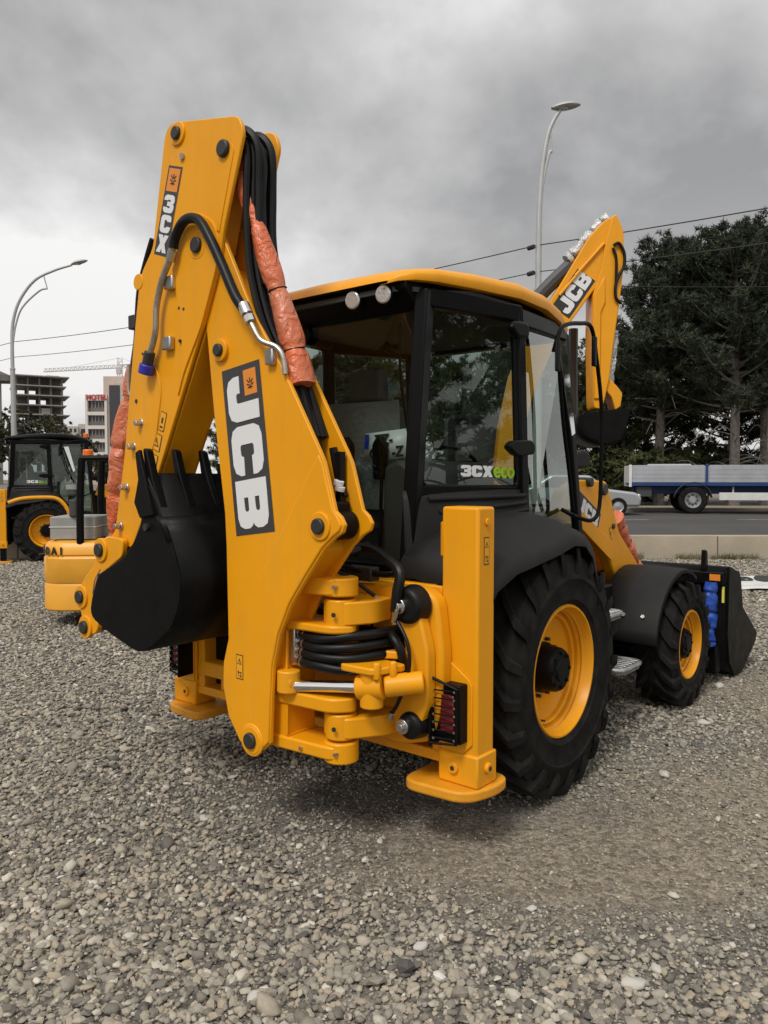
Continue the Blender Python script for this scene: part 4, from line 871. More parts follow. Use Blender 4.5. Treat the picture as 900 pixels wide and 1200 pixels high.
    b = MB(); b.cyl((-.37, -1.646, 1.555), (-.37, -1.665, 1.555), .020, n=8); b.build('cutter_bolt', 'pin', bk)
    return root
root = build_machine()

# ---------------------------------------------------------------- cab and front end of the loader
def lerp(a, b, t): return tuple(a[i]+(b[i]-a[i])*t for i in range(3))
def beam(b, p0, p1, hx, hy):
    """post between two points with a level rectangular section"""
    hx, hy = Vector(hx), Vector(hy); P = []
    for p in (Vector(p0), Vector(p1)): P += [p-hx-hy, p+hx-hy, p+hx+hy, p-hx+hy]
    b.add(P, [(0,3,2,1),(4,5,6,7),(0,1,5,4),(1,2,6,5),(2,3,7,6),(3,0,4,7)])
def beam_t(b, p0, p1, r): b.tube([p0, p1], r, n=10, sub=1)

def build_cab(root):
    RRb, RRt = (.615, -.715, 1.30), (.655, -.63, 2.80)
    BRb, BRt = (.80, .17, 1.45), (.775, .13, 2.80)
    FRb, FRt = (.735, 1.13, 1.0), (.66, .95, 2.80)
    mir = lambda p: (-p[0], p[1], p[2])
    b = MB()
    for f in (lambda p: p, mir):
        s = 1 if f((1,0,0))[0] > 0 else -1
        beam(b, f(RRb), f(RRt), (.035, .012*s, 0), (-.012*s, .05, 0))
        beam(b, f(BRb), f(BRt), (.03, 0, 0), (0, .042, 0))
        beam(b, f(FRb), f(FRt), (.03, 0, 0), (0, .035, 0))
        for p, q in ((RRt, BRt), (BRt, FRt)):
            beam(b, f((p[0], p[1], 2.76)), f((q[0], q[1], 2.80 if q is FRt else 2.78)), (.035, 0, 0), (0, 0, .05))
        beam(b, f((.625, -.705, 1.74)), f((.79, .16, 1.74)), (.02, 0, 0), (0, 0, .03))
        beam(b, f((.80, .17, 1.12)), f((.735, 1.13, 1.02)), (.025, 0, 0), (0, 0, .05))
    beam(b, (-.66, .95, 2.80), (.66, .95, 2.80), (0, .04, 0), (0, 0, .05))
    beam(b, (-.62, -.725, 1.30), (.62, -.725, 1.30), (0, .03, 0), (0, 0, .05))
    cab = b.build('cab_frame', 'cab', root, bevel=.010)
    # rear header that carries the work lamps
    b = MB(); b.prism(round_poly([(-.775, 2.785), (-.775, 2.835), (-.60, 2.85), (-.60, 2.70), (-.655, 2.69)], .02), 'x', -.64, .64); b.build('header', 'cab', cab, bevel=.008)
    for x in (.50, .285, -.285, -.50):
        o = Vector((x, -.755, 2.775)); d = unit((.10, -1, -.12))
        b = MB(); b.cyl(o+d*-.02, o+d*.035, .056, .054, n=26); lp = b.build('work_lamp', 'cab', root, bevel=.006)
        b = MB(); b.cyl(o+d*.036, o+d*.046, .050, .043, n=24); b.build('lens', 'lens', lp, bevel=.004)
    # roof shell
    st = [(-.82, .56, 2.825, .005), (-.80, .62, 2.835, .03), (-.74, .69, 2.84, .058), (-.60, .735, 2.848, .078), (-.3, .775, 2.862, .095), (.15, .80, 2.885, .105), (.5, .79, 2.88, .105), (.75, .755, 2.85, .10), (.95, .70, 2.80, .09), (1.04, .63, 2.77, .06), (1.07, .55, 2.765, .005)]
    rows = []
    for y, hw, z, h in st:
        half = [(hw-.01, z-.012), (hw, z+h*.25), (hw-.012, z+h*.55), (hw-.045, z+h*.80), (hw-.11, z+h*.95), (hw-.30, z+h*1.08), (0, z+h*1.2)]
        r = [(-x, y, q) for x, q in half] + [(x, y, q) for x, q in half[-2::-1]]
        rows.append([(-hw+.06, y, z-.012)] + r + [(hw-.06, y, z-.012)])
    b = MB(); b.grid(rows); b.build('roof', 'yellow', root, smooth=50)
    b = MB(); b.prism([(x, y) for y, x, z, h in st] + [(-x, y) for y, x, z, h in st[::-1]], 'z', 2.79, 2.815)
    b.v = [(x*.94, y*.96, z+.03 if abs(y) < .4 else z-.012) for x, y, z in b.v]; b.build('headlining', 'lining', root)
    # glass
    def pane(nm, P, m='glass'):
        q = MB(); q.add(P, [(0,1,2,3)]); return q.build(nm, m, cab, smooth=0)
    for f in (lambda p: p, mir):
        a, c = lerp(RRb, RRt, .30), lerp(RRb, RRt, .96)
        p, q = lerp(BRb, BRt, .21), lerp(BRb, BRt, .96)
        pane('side_window', [f(a), f(p), f(q), f(c)])
        pane('door_window', [f((.795, .175, 1.14)), f((.735, 1.12, 1.04)), f(lerp(FRb, FRt, .97)), f(q)])
    pane('rear_window', [(-.60, -.72, 1.34), (.60, -.72, 1.34), (.64, -.645, 2.71), (-.64, -.645, 2.71)], 'rear_glass')
    pane('windscreen', [(-.72, 1.13, 1.04), (.72, 1.13, 1.04), (.65, .955, 2.76), (-.65, .955, 2.76)])
    # rounded rubber seal round the quarter window
    for s in (1, -1):
        ins = [(.03, .05), (.97, .05), (.97, .97), (.03, .97)]
        a, p, q, c = (lerp(RRb, RRt, .31), lerp(BRb, BRt, .22), lerp(BRb, BRt, .95), lerp(RRb, RRt, .95))
        loop = []
        for (u, v) in round_poly([(.055, .0), (.95, .0), (.95, 1.0), (.055, 1.0)], .06, 5):
            loop.append(Vector(lerp(lerp(a, p, u), lerp(c, q, u), v)) + Vector((.006, 0, 0)))
        loop.append(loop[0]); b = MB(); b.tube([(s*x.x, x.y, x.z) for x in loop], .013, n=8, sub=1); b.build('window_seal', 'cab', cab)
    # lettering on the quarter window
    qa, qb, qc, qd = [Vector(q) for q in (lerp(RRb, RRt, .30), lerp(BRb, BRt, .21), lerp(BRb, BRt, .96), lerp(RRb, RRt, .96))]
    def onpane(fu, fv): return qa.lerp(qb, fu).lerp(qd.lerp(qc, fu), fv)
    o = onpane(.395, .075); u = (onpane(.95, .075)-o).normalized(); v = (onpane(.395, .3)-o).normalized(); nn = u.cross(v).normalized()
    glyphs('3CX', 'window_lettering', 'white', cab, o+nn*.008, u, v, .082, .064, .088)
    text('eco', 'window_lettering', 'green', cab, o+nn*.008+u*.266, u, v, .125, bold=.0028)
    # pressed lower panel under the quarter window, with three louvre ribs
    for s in (1, -1):
        b = MB(); rows = []
        for i in range(9):
            t = i/8; p = lerp((.60, -.76, 0), (.805, .18, 0), t)
            bul = .05*math.sin(math.pi*t)
            rows.append([(s*(p[0]+.01), p[1], 1.74), (s*(p[0]+bul*.6+.02), p[1]-.01, 1.69), (s*(p[0]+bul+.03), p[1]-.015, 1.60), (s*(p[0]+bul+.04), p[1]-.02, 1.48), (s*(p[0]+bul+.05), p[1]-.02, 1.36), (s*(p[0]+.02), p[1], 1.10)])
        b.grid(rows); b.build('lower_panel', 'plastic', root, solid=.012, smooth=60)
        for k, z in enumerate((1.705, 1.665, 1.625)):
            b = MB(); P = []
            for i in range(8):
                t = .16+.10*k*.6 + (.97-.16-.06*k)*i/7; p = lerp((.60, -.76, 0), (.805, .18, 0), min(t, .985)); bul = .05*math.sin(math.pi*min(t, .985))
                P.append((s*(p[0]+bul*(.55+.15*k)+.030+.006*k), p[1]-.014, z - .04*(1-t)*(k+.3)))
            b.tube(P, .014, n=10, sub=2); b.build('louvre', 'plastic', root)
    # rear sill panel below the rear window
    b = MB(); b.prism(round_poly([(-.80, 1.16), (-.72, 1.34), (-.60, 1.36), (-.60, 1.05), (-.78, 1.05)], .03), 'x', -.64, .64); b.build('rear_sill', 'plastic', root, bevel=.01)
    # rear mudguards: a broad moulded wing
    for s in (1, -1):
        rows = []
        for y, zi, zo, lip in ((-.86, 1.30, 1.20, .07), (-.74, 1.44, 1.32, .06), (-.55, 1.53, 1.385, .055), (-.35, 1.57, 1.405, .05), (-.1, 1.60, 1.44, .05), (.10, 1.60, 1.485, .055), (.24, 1.57, 1.475, .06), (.34, 1.50, 1.40, .06), (.40, 1.38, 1.26, .05), (.425, 1.28, 1.16, .05), (.435, 1.20, 1.09, .04)):
            xi = .66 + .13*min(1, max(0, (y+.7)/.9))
            r = [(s*(xi-.03), y, zi), (s*(xi+.10), y, zi+.004), (s*(xi+.20), y, zi-.02), (s*1.02, y, zi*.35+zo*.65+.025), (s*1.12, y, zo+.022), (s*1.165, y, zo-.006), (s*1.17, y, zo-lip), (s*1.155, y, zo-lip)]
            rows.append(r)
        b = MB(); b.grid(rows); b.build('mudguard', 'plastic', root, solid=.014, smooth=70)
    # hinge covers / handle on the door pillar
    for (y, z, L_, h) in ((.03, 2.665, .20, .055), (.06, 1.985, .30, .05)):
        b = MB(); b.prism(round_poly([(y-L_*.55, z), (y-L_*.35, z+h*.8), (y+L_*.35, z+h), (y+L_*.5, z+h*.3), (y+L_*.45, z-h*.7), (y-L_*.2, z-h)], .04, 4), 'x', .815, .865); b.build('door_handle', 'cab', root, bevel=.018, seg=3)
    # bar-shaped mirror arm by the front pillar
    b = MB(); b.tube([(.74, .80, 1.60), (.86, .80, 1.55), (.90, .93, 1.53), (.90, 1.04, 1.62), (.90, 1.06, 1.95), (.90, 1.055, 2.28), (.90, .97, 2.60), (.90, .88, 2.80), (.90, .70, 2.80), (.90, .48, 2.75), (.90, .40, 2.66), (.88, .39, 2.58)], .014, n=10, sub=5); hr = b.build('mirror_arm', 'cab', root)
    b = MB(); b.tube([(.90, .40, 2.66), (.88, .52, 2.2), (.86, .66, 1.85), (.84, .76, 1.60)], .013, n=10, sub=5); b.build('inner_bar', 'cab', hr)
    b = MB(); b.box(.892, .912, .375, .43, 2.46, 2.66); b.box(.89, .915, .90, .95, 2.55, 2.75); b.each('clamp', 'cab', hr, bevel=.01)
    b = MB(); b.prism([(.46, 2.66), (.56, 2.67), (.70, 2.10), (.655, 2.08)], 'x', .872, .880); b.build('sky_reflection_strip', 'mirror', hr)  # added bright strip standing for the sky reflected along the door glass edge
    b = MB(); b.prism(round_poly([(1.0, 1.96), (1.22, 2.02), (1.30, 1.98), (1.28, 1.88), (1.05, 1.87)], .04), 'x', .58, .72); b.build('front_lamp', 'cab', root, bevel=.03, seg=3)
    # interior: floor, seat with plastic cover, consoles, steering wheel, levers, plate propped in the rear window
    b = MB(); b.box(-.70, .70, -.70, 1.05, .98, 1.04); b.box(-.60, .60, -.66, -.36, 1.04, 1.30); b.build('cab_floor', 'dark_grey', root, bevel=.01)
    b = MB(); b.prism(round_poly([(-.32, 1.50), (.22, 1.50), (.25, 1.62), (-.20, 1.64)], .05), 'x', -.26, .26); b.box(-.2, .2, -.2, .15, 1.04, 1.5)
    se = b.build('seat', 'seat', root, bevel=.04, seg=3)
    b = MB(); b.prism(round_poly([(-.30, 1.60), (-.16, 1.60), (-.26, 2.24), (-.36, 2.24)], .05), 'x', -.25, .25); b.build('backrest', 'seat', se, bevel=.05, seg=3)
    b = MB(); b.prism(round_poly([(-.37, 2.27), (-.27, 2.27), (-.29, 2.47), (-.37, 2.47)], .04), 'x', -.13, .13); b.build('headrest', 'seat', se, bevel=.04, seg=3)
    b = MB(); b.grid([[(x, -.385-.02*math.sin(9*x+z*7), z) for x in (-.27, -.18, -.05, .05, .15, .24, .28)] for z in (1.62, 1.75, 1.9, 2.05, 2.2, 2.27)]); b.build('clear_cover', 'bag', se, smooth=80)
    b = MB(); b.prism(round_poly([(.28, 1.04), (.50, 1.04), (.50, 1.86), (.42, 1.92), (.30, 1.88)], .04), 'y', -.55, .35); b.build('side_console', 'dark_grey', root, bevel=.03)
    b = MB(); b.prism(round_poly([(.50, 1.04), (.78, 1.04), (.80, 1.62), (.70, 1.85), (.56, 1.82)], .05), 'x', -.18, .18); col = b.build('steering_column', 'dark_grey', root, bevel=.03)
    ring = [Vector((.19*math.cos(a), .60-.17*math.sin(a)*.6, 1.92+.19*math.sin(a)*.55)) for a in [i*math.pi/12 for i in range(25)]]
    b = MB(); b.tube(ring, .014, n=8, sub=1); b.tube([ring[0], ring[12]], .01, n=6, sub=1); b.tube([ring[18], (0, .60, 1.92)], .01, n=6, sub=1); b.build('steering_wheel', 'cab', col)
    for x in (.02, .275):
        b = MB(); b.cyl((x, -.55, 1.30), (x+.01, -.54, 1.86), .012, n=8); b.prism(round_poly([(x-.035, 1.80), (x+.035, 1.80), (x+.045, 2.0), (x, 2.06), (x-.045, 2.0)], .02), 'y', -.565, -.52)
        b.build('control_lever', 'cab', root, bevel=.008)
    b = MB(); b.add([(.12, -.505, 1.905), (.45, -.505, 1.925), (.45, -.49, 2.09), (.12, -.49, 2.07)], [(0,1,2,3)]); pl_ = b.build('number_plate', 'white', root, solid=.003)
    b = MB(); b.add([(.125, -.5085, 1.98), (.155, -.5085, 1.98), (.155, -.501, 2.065), (.125, -.501, 2.065)], [(0,1,2,3)]); b.build('plate_band', 'plate_blue', pl_)
    text('ZZ-', 'plate_text', 'decal_black', pl_, (.20, -.507, 2.0), (1, 0, .05), (0, .09, 1), .085, bold=.002)
    text('C', 'plate_text', 'decal_black', pl_, (.165, -.512, 1.922), (1, 0, .05), (0, .09, 1), .085, bold=.002)
    text('-Z', 'plate_text', 'decal_black', pl_, (.335, -.512, 1.93), (1, 0, .05), (0, .09, 1), .085, bold=.002)
    b = MB(); b.cyl((.10, -.30, 2.62), (.14, -.24, 2.58), .028, n=12); b.cyl((.05, -.27, 2.60), (.19, -.27, 2.60), .02, n=10); b.build('interior_lamp', 'cab', root, bevel=.008)
    b = MB(); b.cyl((-.20, -.655, 2.66), (-.20, -.685, 2.66), .055, n=20); b.cyl((-.30, -.655, 2.66), (-.30, -.685, 2.66), .045, n=20); b.each('speaker', 'cab', root)
    b = MB(); b.tube([(.46, -.60, 2.66), (.455, -.59, 2.45), (.47, -.58, 2.25), (.50, -.57, 2.05)], .008, n=6); b.build('wiper', 'cab', root)
    crumple([(.45, .62, 1.22), (.50, .72, 1.34), (.52, .78, 1.48), (.50, .80, 1.60)], .10, 'document_bag', root, m='bag', seed=8, amp=.35)

    # ---------------- steps
    for (x0, x1, y0, y1, z) in ((.80, 1.04, 1.12, 1.50, .50), (.72, .93, 1.10, 1.42, .86)):
        b = MB()
        b.prism(round_poly([(x0, y0), (x1-.03, y0+.02), (x1, y0+.08), (x1, y1-.05), (x1-.04, y1), (x0, y1)], .04), 'z', z-.05, z-.04)
        b.tube([(x0, y0, z-.015), (x1-.03, y0+.01, z-.015), (x1, (y0+y1)/2, z-.015), (x1-.03, y1-.01, z-.015), (x0, y1, z-.015)], .018, n=8, sub=6)
        for i in range(1, 7): y = y0+(y1-y0)*i/7; b.box(x0, x1-.015, y-.008, y+.008, z-.04, z+.004)
        for i in range(1, 4): x = x0+(x1-x0)*i/4; b.box(x-.008, x+.008, y0+.01, y1-.01, z-.04, z-.002)
        b.build('step', 'alu', root, bevel=.003)
    b = MB(); b.box(.60, .74, 1.05, 1.55, .42, .98); b.box(.70, .80, 1.10, 1.16, .44, .84); b.box(.70, .80, 1.42, 1.48, .44, .84); b.build('step_box', 'black_paint', root, bevel=.02)
    # ---------------- front mudguards
    for s in (1, -1):
        rows = []
        for i in range(13):
            a = R_(172 - i*9.5); rr = .60
            y, z = 2.28+rr*math.cos(a)*1.02, .49+rr*math.sin(a)
            rows.append([(s*.60, y, z), (s*.82, y, z+.003), (s*1.03, y, z), (s*1.06, y-.006*math.cos(a), z-.008*math.sin(a)), (s*1.065, y-.03*math.cos(a), z-.035*math.sin(a))])
        b = MB(); b.grid(rows); mg = b.build('mudguard', 'plastic', root, solid=.010, smooth=60)
        b = MB()
        for x in (.80, .95): p = rows[2][1]; b.cyl((s*x, p[1]-.004, p[2]+.002), (s*x, p[1]-.016, p[2]+.010), .016, n=10)
        b.each('fixing_bolt', 'steel', mg)
    # ---------------- loader arms
    arm = [(1.12, 1.52), (1.22, 1.72), (1.48, 1.80), (1.96, 1.79), (2.02, 1.72), (2.24, 1.36), (2.66, 1.06), (2.78, .92), (3.22, .50), (3.22, .36), (3.08, .34), (2.46, .77), (2.30, .81), (2.08, 1.12), (1.78, 1.33), (1.45, 1.44)]
    for s in (1, -1):
        b = MB(); b.prism(round_poly(arm, .04, 3), 'x', s*.455, s*.548); la = b.build('loader_arm', 'yellow', root, bevel=.012)
        b = MB(); b.prism([(1.25, 1.56), (2.06, 1.14), (2.10, 1.17), (2.06, 1.30), (1.28, 1.66)], 'x', s*.548, s*.560); b.build('reinforcing_plate', 'yellow', la, bevel=.004)
        b = MB(); b.cyl((s*.44, 1.90, 1.72), (s*.575, 1.90, 1.72), .045, n=22); b.cyl((s*.44, 1.62, 1.78), (s*.585, 1.62, 1.78), .036, n=20); b.cyl((s*.44, 2.30, .95), (s*.575, 2.30, .95), .04, n=20); b.cyl((s*.44, 2.10, 1.42), (s*.565, 2.10, 1.42), .022, n=16); b.each('pin', 'pin', la, bevel=.006)
        if s > 0:
            u = Vector((0, .90, -.43)); v = Vector((0, .43, .90)); o = Vector((.5495, 1.40, 1.575))
            b = MB(); b.add([o, o+u*.44, o+u*.44+v*.16, o+v*.16], [(0,1,2,3)]); b.build('decal', 'decal_black', la, smooth=0)
            glyphs('JCB', 'lettering', 'white', la, o+u*.02+v*.022+Vector((.001,0,0)), u, v, .125, .116, .134)
            sticker(la, (.549, 2.02, 1.40), (0, .45, -.9), (0, .9, .45), .10, .035, 2)
        else:
            u = Vector((0, -.90, .43)); v = Vector((0, .43, .90)); o = Vector((-.5495, 1.80, 1.39))
            b = MB(); b.add([o, o+u*.44, o+u*.44+v*.16, o+v*.16], [(0,1,2,3)]); b.build('decal', 'decal_black', la, smooth=0)
            glyphs('JCB', 'lettering', 'white', la, o+u*.02+v*.022+Vector((-.001,0,0)), u, v, .125, .116, .134)
        b = MB(); b.cyl((s*.36, 1.75, 1.15), (s*.36, 2.9, .72), .05, n=18); lr = b.build('lift_ram', 'black_paint', root)
        crumple([(s*.40, 2.44, 1.47), (s*.40, 2.58, 1.34), (s*.40, 2.76, 1.16), (s*.40, 2.94, .96), (s*.40, 3.02, .86)], .085, 'plastic_wrap', lr, seed=12+s, amp=.28)
        b = MB(); b.tube([(s*.44, 2.02, 1.74), (s*.43, 2.2, 1.64), (s*.42, 2.32, 1.50), (s*.42, 2.45, 1.38), (s*.42, 2.6, 1.28)], .028, n=8); b.build('arm_hose', 'hose', root)
        b = MB(); b.box(min(s*.30, s*.45), max(s*.30, s*.45), 1.08, 1.55, .9, 1.62); b.build('loader_tower', 'black_paint', root, bevel=.02)
    b = MB(); b.cyl((-.5, 2.3, .95), (.5, 2.3, .95), .06, n=18); b.cyl((-.5, 1.62, 1.78), (-.30, 1.62, 1.78), .035); b.each('cross_tube', 'yellow', root)
    # ---------------- shovel
    sp = [(3.20, 1.03), (3.50, .965), (3.56, .90), (3.65, .62), (4.16, .31), (4.12, .23), (3.67, .02), (3.42, .02), (3.24, .18), (3.17, .45)]
    b = MB(); b.prism(sp, 'x', 1.135, 1.16); sv = b.build('loader_shovel', 'black_paint', root, bevel=.004)
    b = MB(); b.prism(sp, 'x', -1.16, -1.135); b.build('shovel_side', 'black_paint', sv, bevel=.004)
    b = MB(); cs = spline([(0, 3.52, .95), (0, 3.22, 1.015), (0, 3.17, .75), (0, 3.18, .40), (0, 3.27, .16), (0, 3.45, .03), (0, 3.67, .025), (0, 4.13, .255)], 4)
    b.grid([[(x, p.y, p.z) for p in cs] for x in (-1.14, 0, 1.14)]); b.build('shovel_shell', 'black_paint', sv, solid=.016)
    b = MB(); b.box(-1.13, 1.13, 3.10, 3.19, .88, .985); b.box(-1.14, 1.14, 4.09, 4.19, .225, .245); b.each('shovel_beam', 'black_paint', sv, bevel=.006)
    b = MB(); b.prism(round_poly([(3.13, .98), (3.22, .98), (3.20, 1.16), (3.15, 1.18)], .02), 'x', .93, .97); b.prism(round_poly([(3.13, .98), (3.22, .98), (3.20, 1.16), (3.15, 1.18)], .02), 'x', -.97, -.93); b.each('shovel_lug', 'black_paint', sv, bevel=.006)
    b = MB()
    for x in (.50, -.50): b.box(x-.09, x+.09, 2.98, 3.18, .30, .60)
    b.each('shovel_hitch', 'black_paint', sv, bevel=.015)
    b = MB(); b.box(1.02, 1.11, 3.092, 3.098, .915, .97); b.build('shovel_sticker', 'logo', sv)
    b = MB(); b.box(1.115, 1.133, 3.135, 3.150, .72, .86); b.build('reflector', 'ylw_refl', sv)
    b = MB(); b.cyl((1.02, 3.11, .90), (1.0, 3.08, .35), .035, n=14); b.box(.94, 1.10, 3.05, 3.18, .10, .34); rr_ = b.build('clam_ram', 'black_paint', root, bevel=.01)
    crumple([(1.035, 3.10, .90), (1.03, 3.09, .78), (1.02, 3.08, .64), (1.0, 3.06, .52), (.985, 3.05, .42), (.98, 3.05, .36)], lambda t: .045+.075*t, 'plastic_wrap', rr_, m='blue', seed=21, amp=.25)
    b = MB(); b.tube([(.80, 3.0, .80), (.88, 2.98, .70), (.93, 3.0, .62)], .012, n=8); b.build('bucket_hose', 'chrome', root)
build_cab(root)
tag(root, 'large yellow backhoe loader in the foreground, its digging arm folded up against the black cab', 'backhoe loader')

# ================================================================== second backhoe loader, parked side-on at the left
def second_machine():
    r2 = copy_tree(root, None, skip=('foot_plate',))
    r2.location = (-7.83, 17.75, 0); r2.rotation_euler = (0, 0, R_(-68)); r2.scale = (.95, .95, .95)
    tag(r2, 'yellow backhoe loader with dark cab standing side-on at the left edge behind the forklift', 'backhoe loader')
    # its arm is swung straight back, out of the picture to the left; its roof is dark
    arm = ('boom', 'dipper', 'dipper_ram', 'bucket_ram', 'hydraulic_hose', 'auxiliary_pipe', 'bucket_link', 'digging_bucket', 'hose_clamp', 'tube_bend', 'king_post')
    T = Matrix.Translation((.62, -1.25, 0)) @ Matrix.Rotation(R_(90), 4, 'Z') @ Matrix.Translation((-.62, 1.25, 0))
    for ch in r2.children:
        nm = ch.name.split('.')[0]
        if nm in arm: ch.matrix_local = T @ ch.matrix_local
        if nm == 'roof': ch.material_slots[0].link = 'OBJECT'; ch.material_slots[0].material = M['cab']
    for s in (1, -1):
        b = MB(); b.box(min(s*.99, s*1.155), max(s*.99, s*1.155), -.90, -.78, .05, .37); lg = b.build('stabiliser_inner_leg', 'black_paint', r2)
        b = MB(); b.prism(round_poly([(s*.80, -1.03), (s*1.17, -1.0), (s*1.225, -.80), (s*1.2, -.66), (s*.80, -.66)], .1), 'z', .005, .055); b.build('foot_plate', 'yellow_worn', lg, bevel=.01)
        P = [(s*1.145, -.72, 1.37), (s*1.145, -.45, 1.46), (s*1.145, -.05, 1.485), (s*1.145, .28, 1.46), (s*1.145, .46, 1.30), (s*1.145, .55, 1.10)]
        b = MB(); b.tube(P, .045, n=8, sub=5); b.build('mudguard_trim', 'yellow', r2)
    b = MB(); b.cyl((.30, .95, 2.90), (.30, .95, 3.02), .06, n=16); b.build('beacon', 'beacon', r2, bevel=.02)
second_machine()

# ================================================================== forklift
def forklift():
    r = empty('forklift', (-4.27, 9.80, 0), R_(6)); tag(r, 'yellow forklift with rounded counterweight and a grey box on top, beside the digging bucket', 'forklift')
    # local: x forward (to the right in the picture), y across
    rows = []
    prof = [(.20, .96), (.22, 1.0), (.50, 1.0), (.535, .97), (.56, 1.0), (.84, 1.0), (.87, .96), (.89, .985), (.98, .97), (1.03, .90), (1.05, .70), (1.05, .2)]
    n = 25
    for z, k in prof:
        row = []
        for i in range(n):
            a = math.pi/2 + math.pi*i/(n-1)
            ca, sa = math.cos(a), math.sin(a)
            x = .42 + .42*k*math.copysign(abs(ca)**.8, ca); y = .58*k*math.copysign(abs(sa)**.68, sa)
            row.append((x, y, z))
        rows.append([(1.0, .58*k, z)] + row + [(1.0, -.58*k, z)])
    b = MB(); b.grid(rows); b.add([rows[0][0], rows[0][-1], (.42, 0, .2)], [(0,1,2)]); cw = b.build('counterweight', 'fork_yellow', r, smooth=35)
    b = MB(); b.prism(round_poly([(.55, .18), (1.04, .18), (1.04, .62), (.78, .58), (.62, .42)], .06), 'y', -.595, .595); b.build('wheel_arch', 'dark_grey', r)
    # lettering follows the curve of the counterweight and ends on the near side
    arc = [Vector((.42+.42*.99*math.copysign(abs(math.cos(q))**.8, math.cos(q)), .58*.99*math.copysign(abs(math.sin(q))**.68, math.sin(q)), 0)) for q in np.linspace(math.pi/2, 1.5*math.pi, 200)]
    cum = [0]
    for p, q in zip(arc, arc[1:]): cum.append(cum[-1]+(q-p).length)
    near = min(range(200), key=lambda i: (arc[i]-Vector((.30, -.56, 0))).length)
    for j, ch in enumerate('HYUNDAI'):
        d_ = cum[near] - (6-j)*.115; i = min(range(199), key=lambda k: abs(cum[k]-d_)); u = (arc[i+1]-arc[i]).normalized(); nn = u.cross(Vector((0,0,1)))
        text(ch, 'letter', 'decal_black', cw, arc[i]+nn*.004+Vector((0,0,.895)), u, (0,0,1), .125, bold=.004, thick=.004)
    b = MB(); b.cyl((.10, -.50, .90), (.05, -.55, .90), .01); b.build('plug', 'dark_grey', cw)
    b = MB(); b.box(.95, 2.0, -.52, .52, .35, 1.02); b.prism(round_poly([(1.5, 1.0), (2.0, 1.0), (2.0, 1.3), (1.8, 1.35)], .04), 'y', -.48, .48); b.build('body', 'fork_yellow', r, bevel=.03)
    for y in (-.50, .50):
        for x, R in ((.80, .27), (1.95, .33)):
            w = empty('wheel', (x, y, R), 0 if y < 0 else math.pi, r)
            b = MB(); b.lathe([(-.09, R*.55), (-.10, R*.8), (-.085, R*.97), (0, R), (.085, R*.97), (.10, R*.8), (.09, R*.55)], (0,0,0), 'y', 32, close=True)
            for k in range(16):
                a = k*math.pi/8; b.obox((0, R*.985*math.sin(a), R*.985*math.cos(a)), (0, 0, 0.0), (0, .02*math.cos(a), -.02*math.sin(a)), (0, .012*math.sin(a), .012*math.cos(a))) if False else b.obox((0, 0, 0), (.001, 0, 0), (0, .001, 0), (0, 0, .001)) if False else None
            b.build('tyre', 'rubber', w)
            b = MB(); b.lathe([(-.085, R*.56), (-.06, R*.5), (-.03, R*.3), (-.05, .001)], (0,0,0), 'y', 24); b.build('rim', 'fork_yellow', w)
    b = MB(); b.box(.12, .66, -.36, .36, 1.06, 1.34); bx = b.build('grey_box', 'grey_box', r, bevel=.01)
    b = MB(); b.box(.112, .668, -.368, .368, 1.21, 1.222); b.build('box_band', 'offwhite', bx)
    b = MB()
    for i, (y, z, w, h) in enumerate(((-.20, 1.245, .05, .07), (-.28, 1.25, .04, .06), (-.24, 1.12, .05, .05), (-.05, 1.12, .05, .05), (-.12, 1.25, .03, .07))): b.box(.114, .119, y-w/2, y+w/2, z, z+h)
    b.each('box_mark', 'decal_black', bx)
    b = MB(); b.cyl((.42, -.33, 1.34), (.42, -.33, 1.56), .075, n=18); b.cyl((.42, -.33, 1.60), (.42, -.33, 1.76), .10, n=20); ac = b.build('air_cleaner', 'dark_grey', r, bevel=.02)
    b = MB(); b.cyl((.42, -.33, 1.68), (.42, -.33, 1.74), .106, n=20); b.build('clear_bowl', 'grey_box', ac)
    # overhead guard
    for y in (-.50, .50):
        b = MB(); b.tube([(.52, y, 1.02), (.52, y*.98, 1.5), (.54, y*.94, 2.05)], .045, n=10, sub=3); b.build('guard_post', 'black_paint', r)
        b = MB(); b.tube([(1.95, y, 1.0), (1.85, y*.98, 1.5), (1.60, y*.94, 2.07)], .04, n=10, sub=3); b.build('guard_post', 'black_paint', r)
        b = MB(); b.tube([(.52, y*.94, 2.06), (1.66, y*.94, 2.08)], .035, n=8, sub=1); b.build('guard_rail', 'black_paint', r)
    for i in range(6):
        x = .64+i*.19; b = MB(); b.box(x-.02, x+.02, -.48, .48, 2.055, 2.085); b.build('guard_bar', 'black_paint', r)
    b = MB(); b.cyl((.60, -.40, 2.08), (.60, -.40, 2.17), .06, n=16); b.build('beacon', 'beacon', r, bevel=.015)
    b = MB(); b.prism(round_poly([(.9, 1.03), (1.35, 1.03), (1.35, 1.16), (1.02, 1.18), (.95, 1.55), (.86, 1.55)], .04), 'y', -.25, .25); b.build('seat', 'dark_grey', r, bevel=.03)
    for y in (-.30, .30):
        b = MB(); b.box(2.15, 2.25, y-.05, y+.05, .1, 2.0); b.build('mast_channel', 'black_paint', r)
        b = MB(); b.box(2.26, 3.2, y-.06, y+.06, .06, .10); b.build('fork', 'black_paint', r)
forklift()

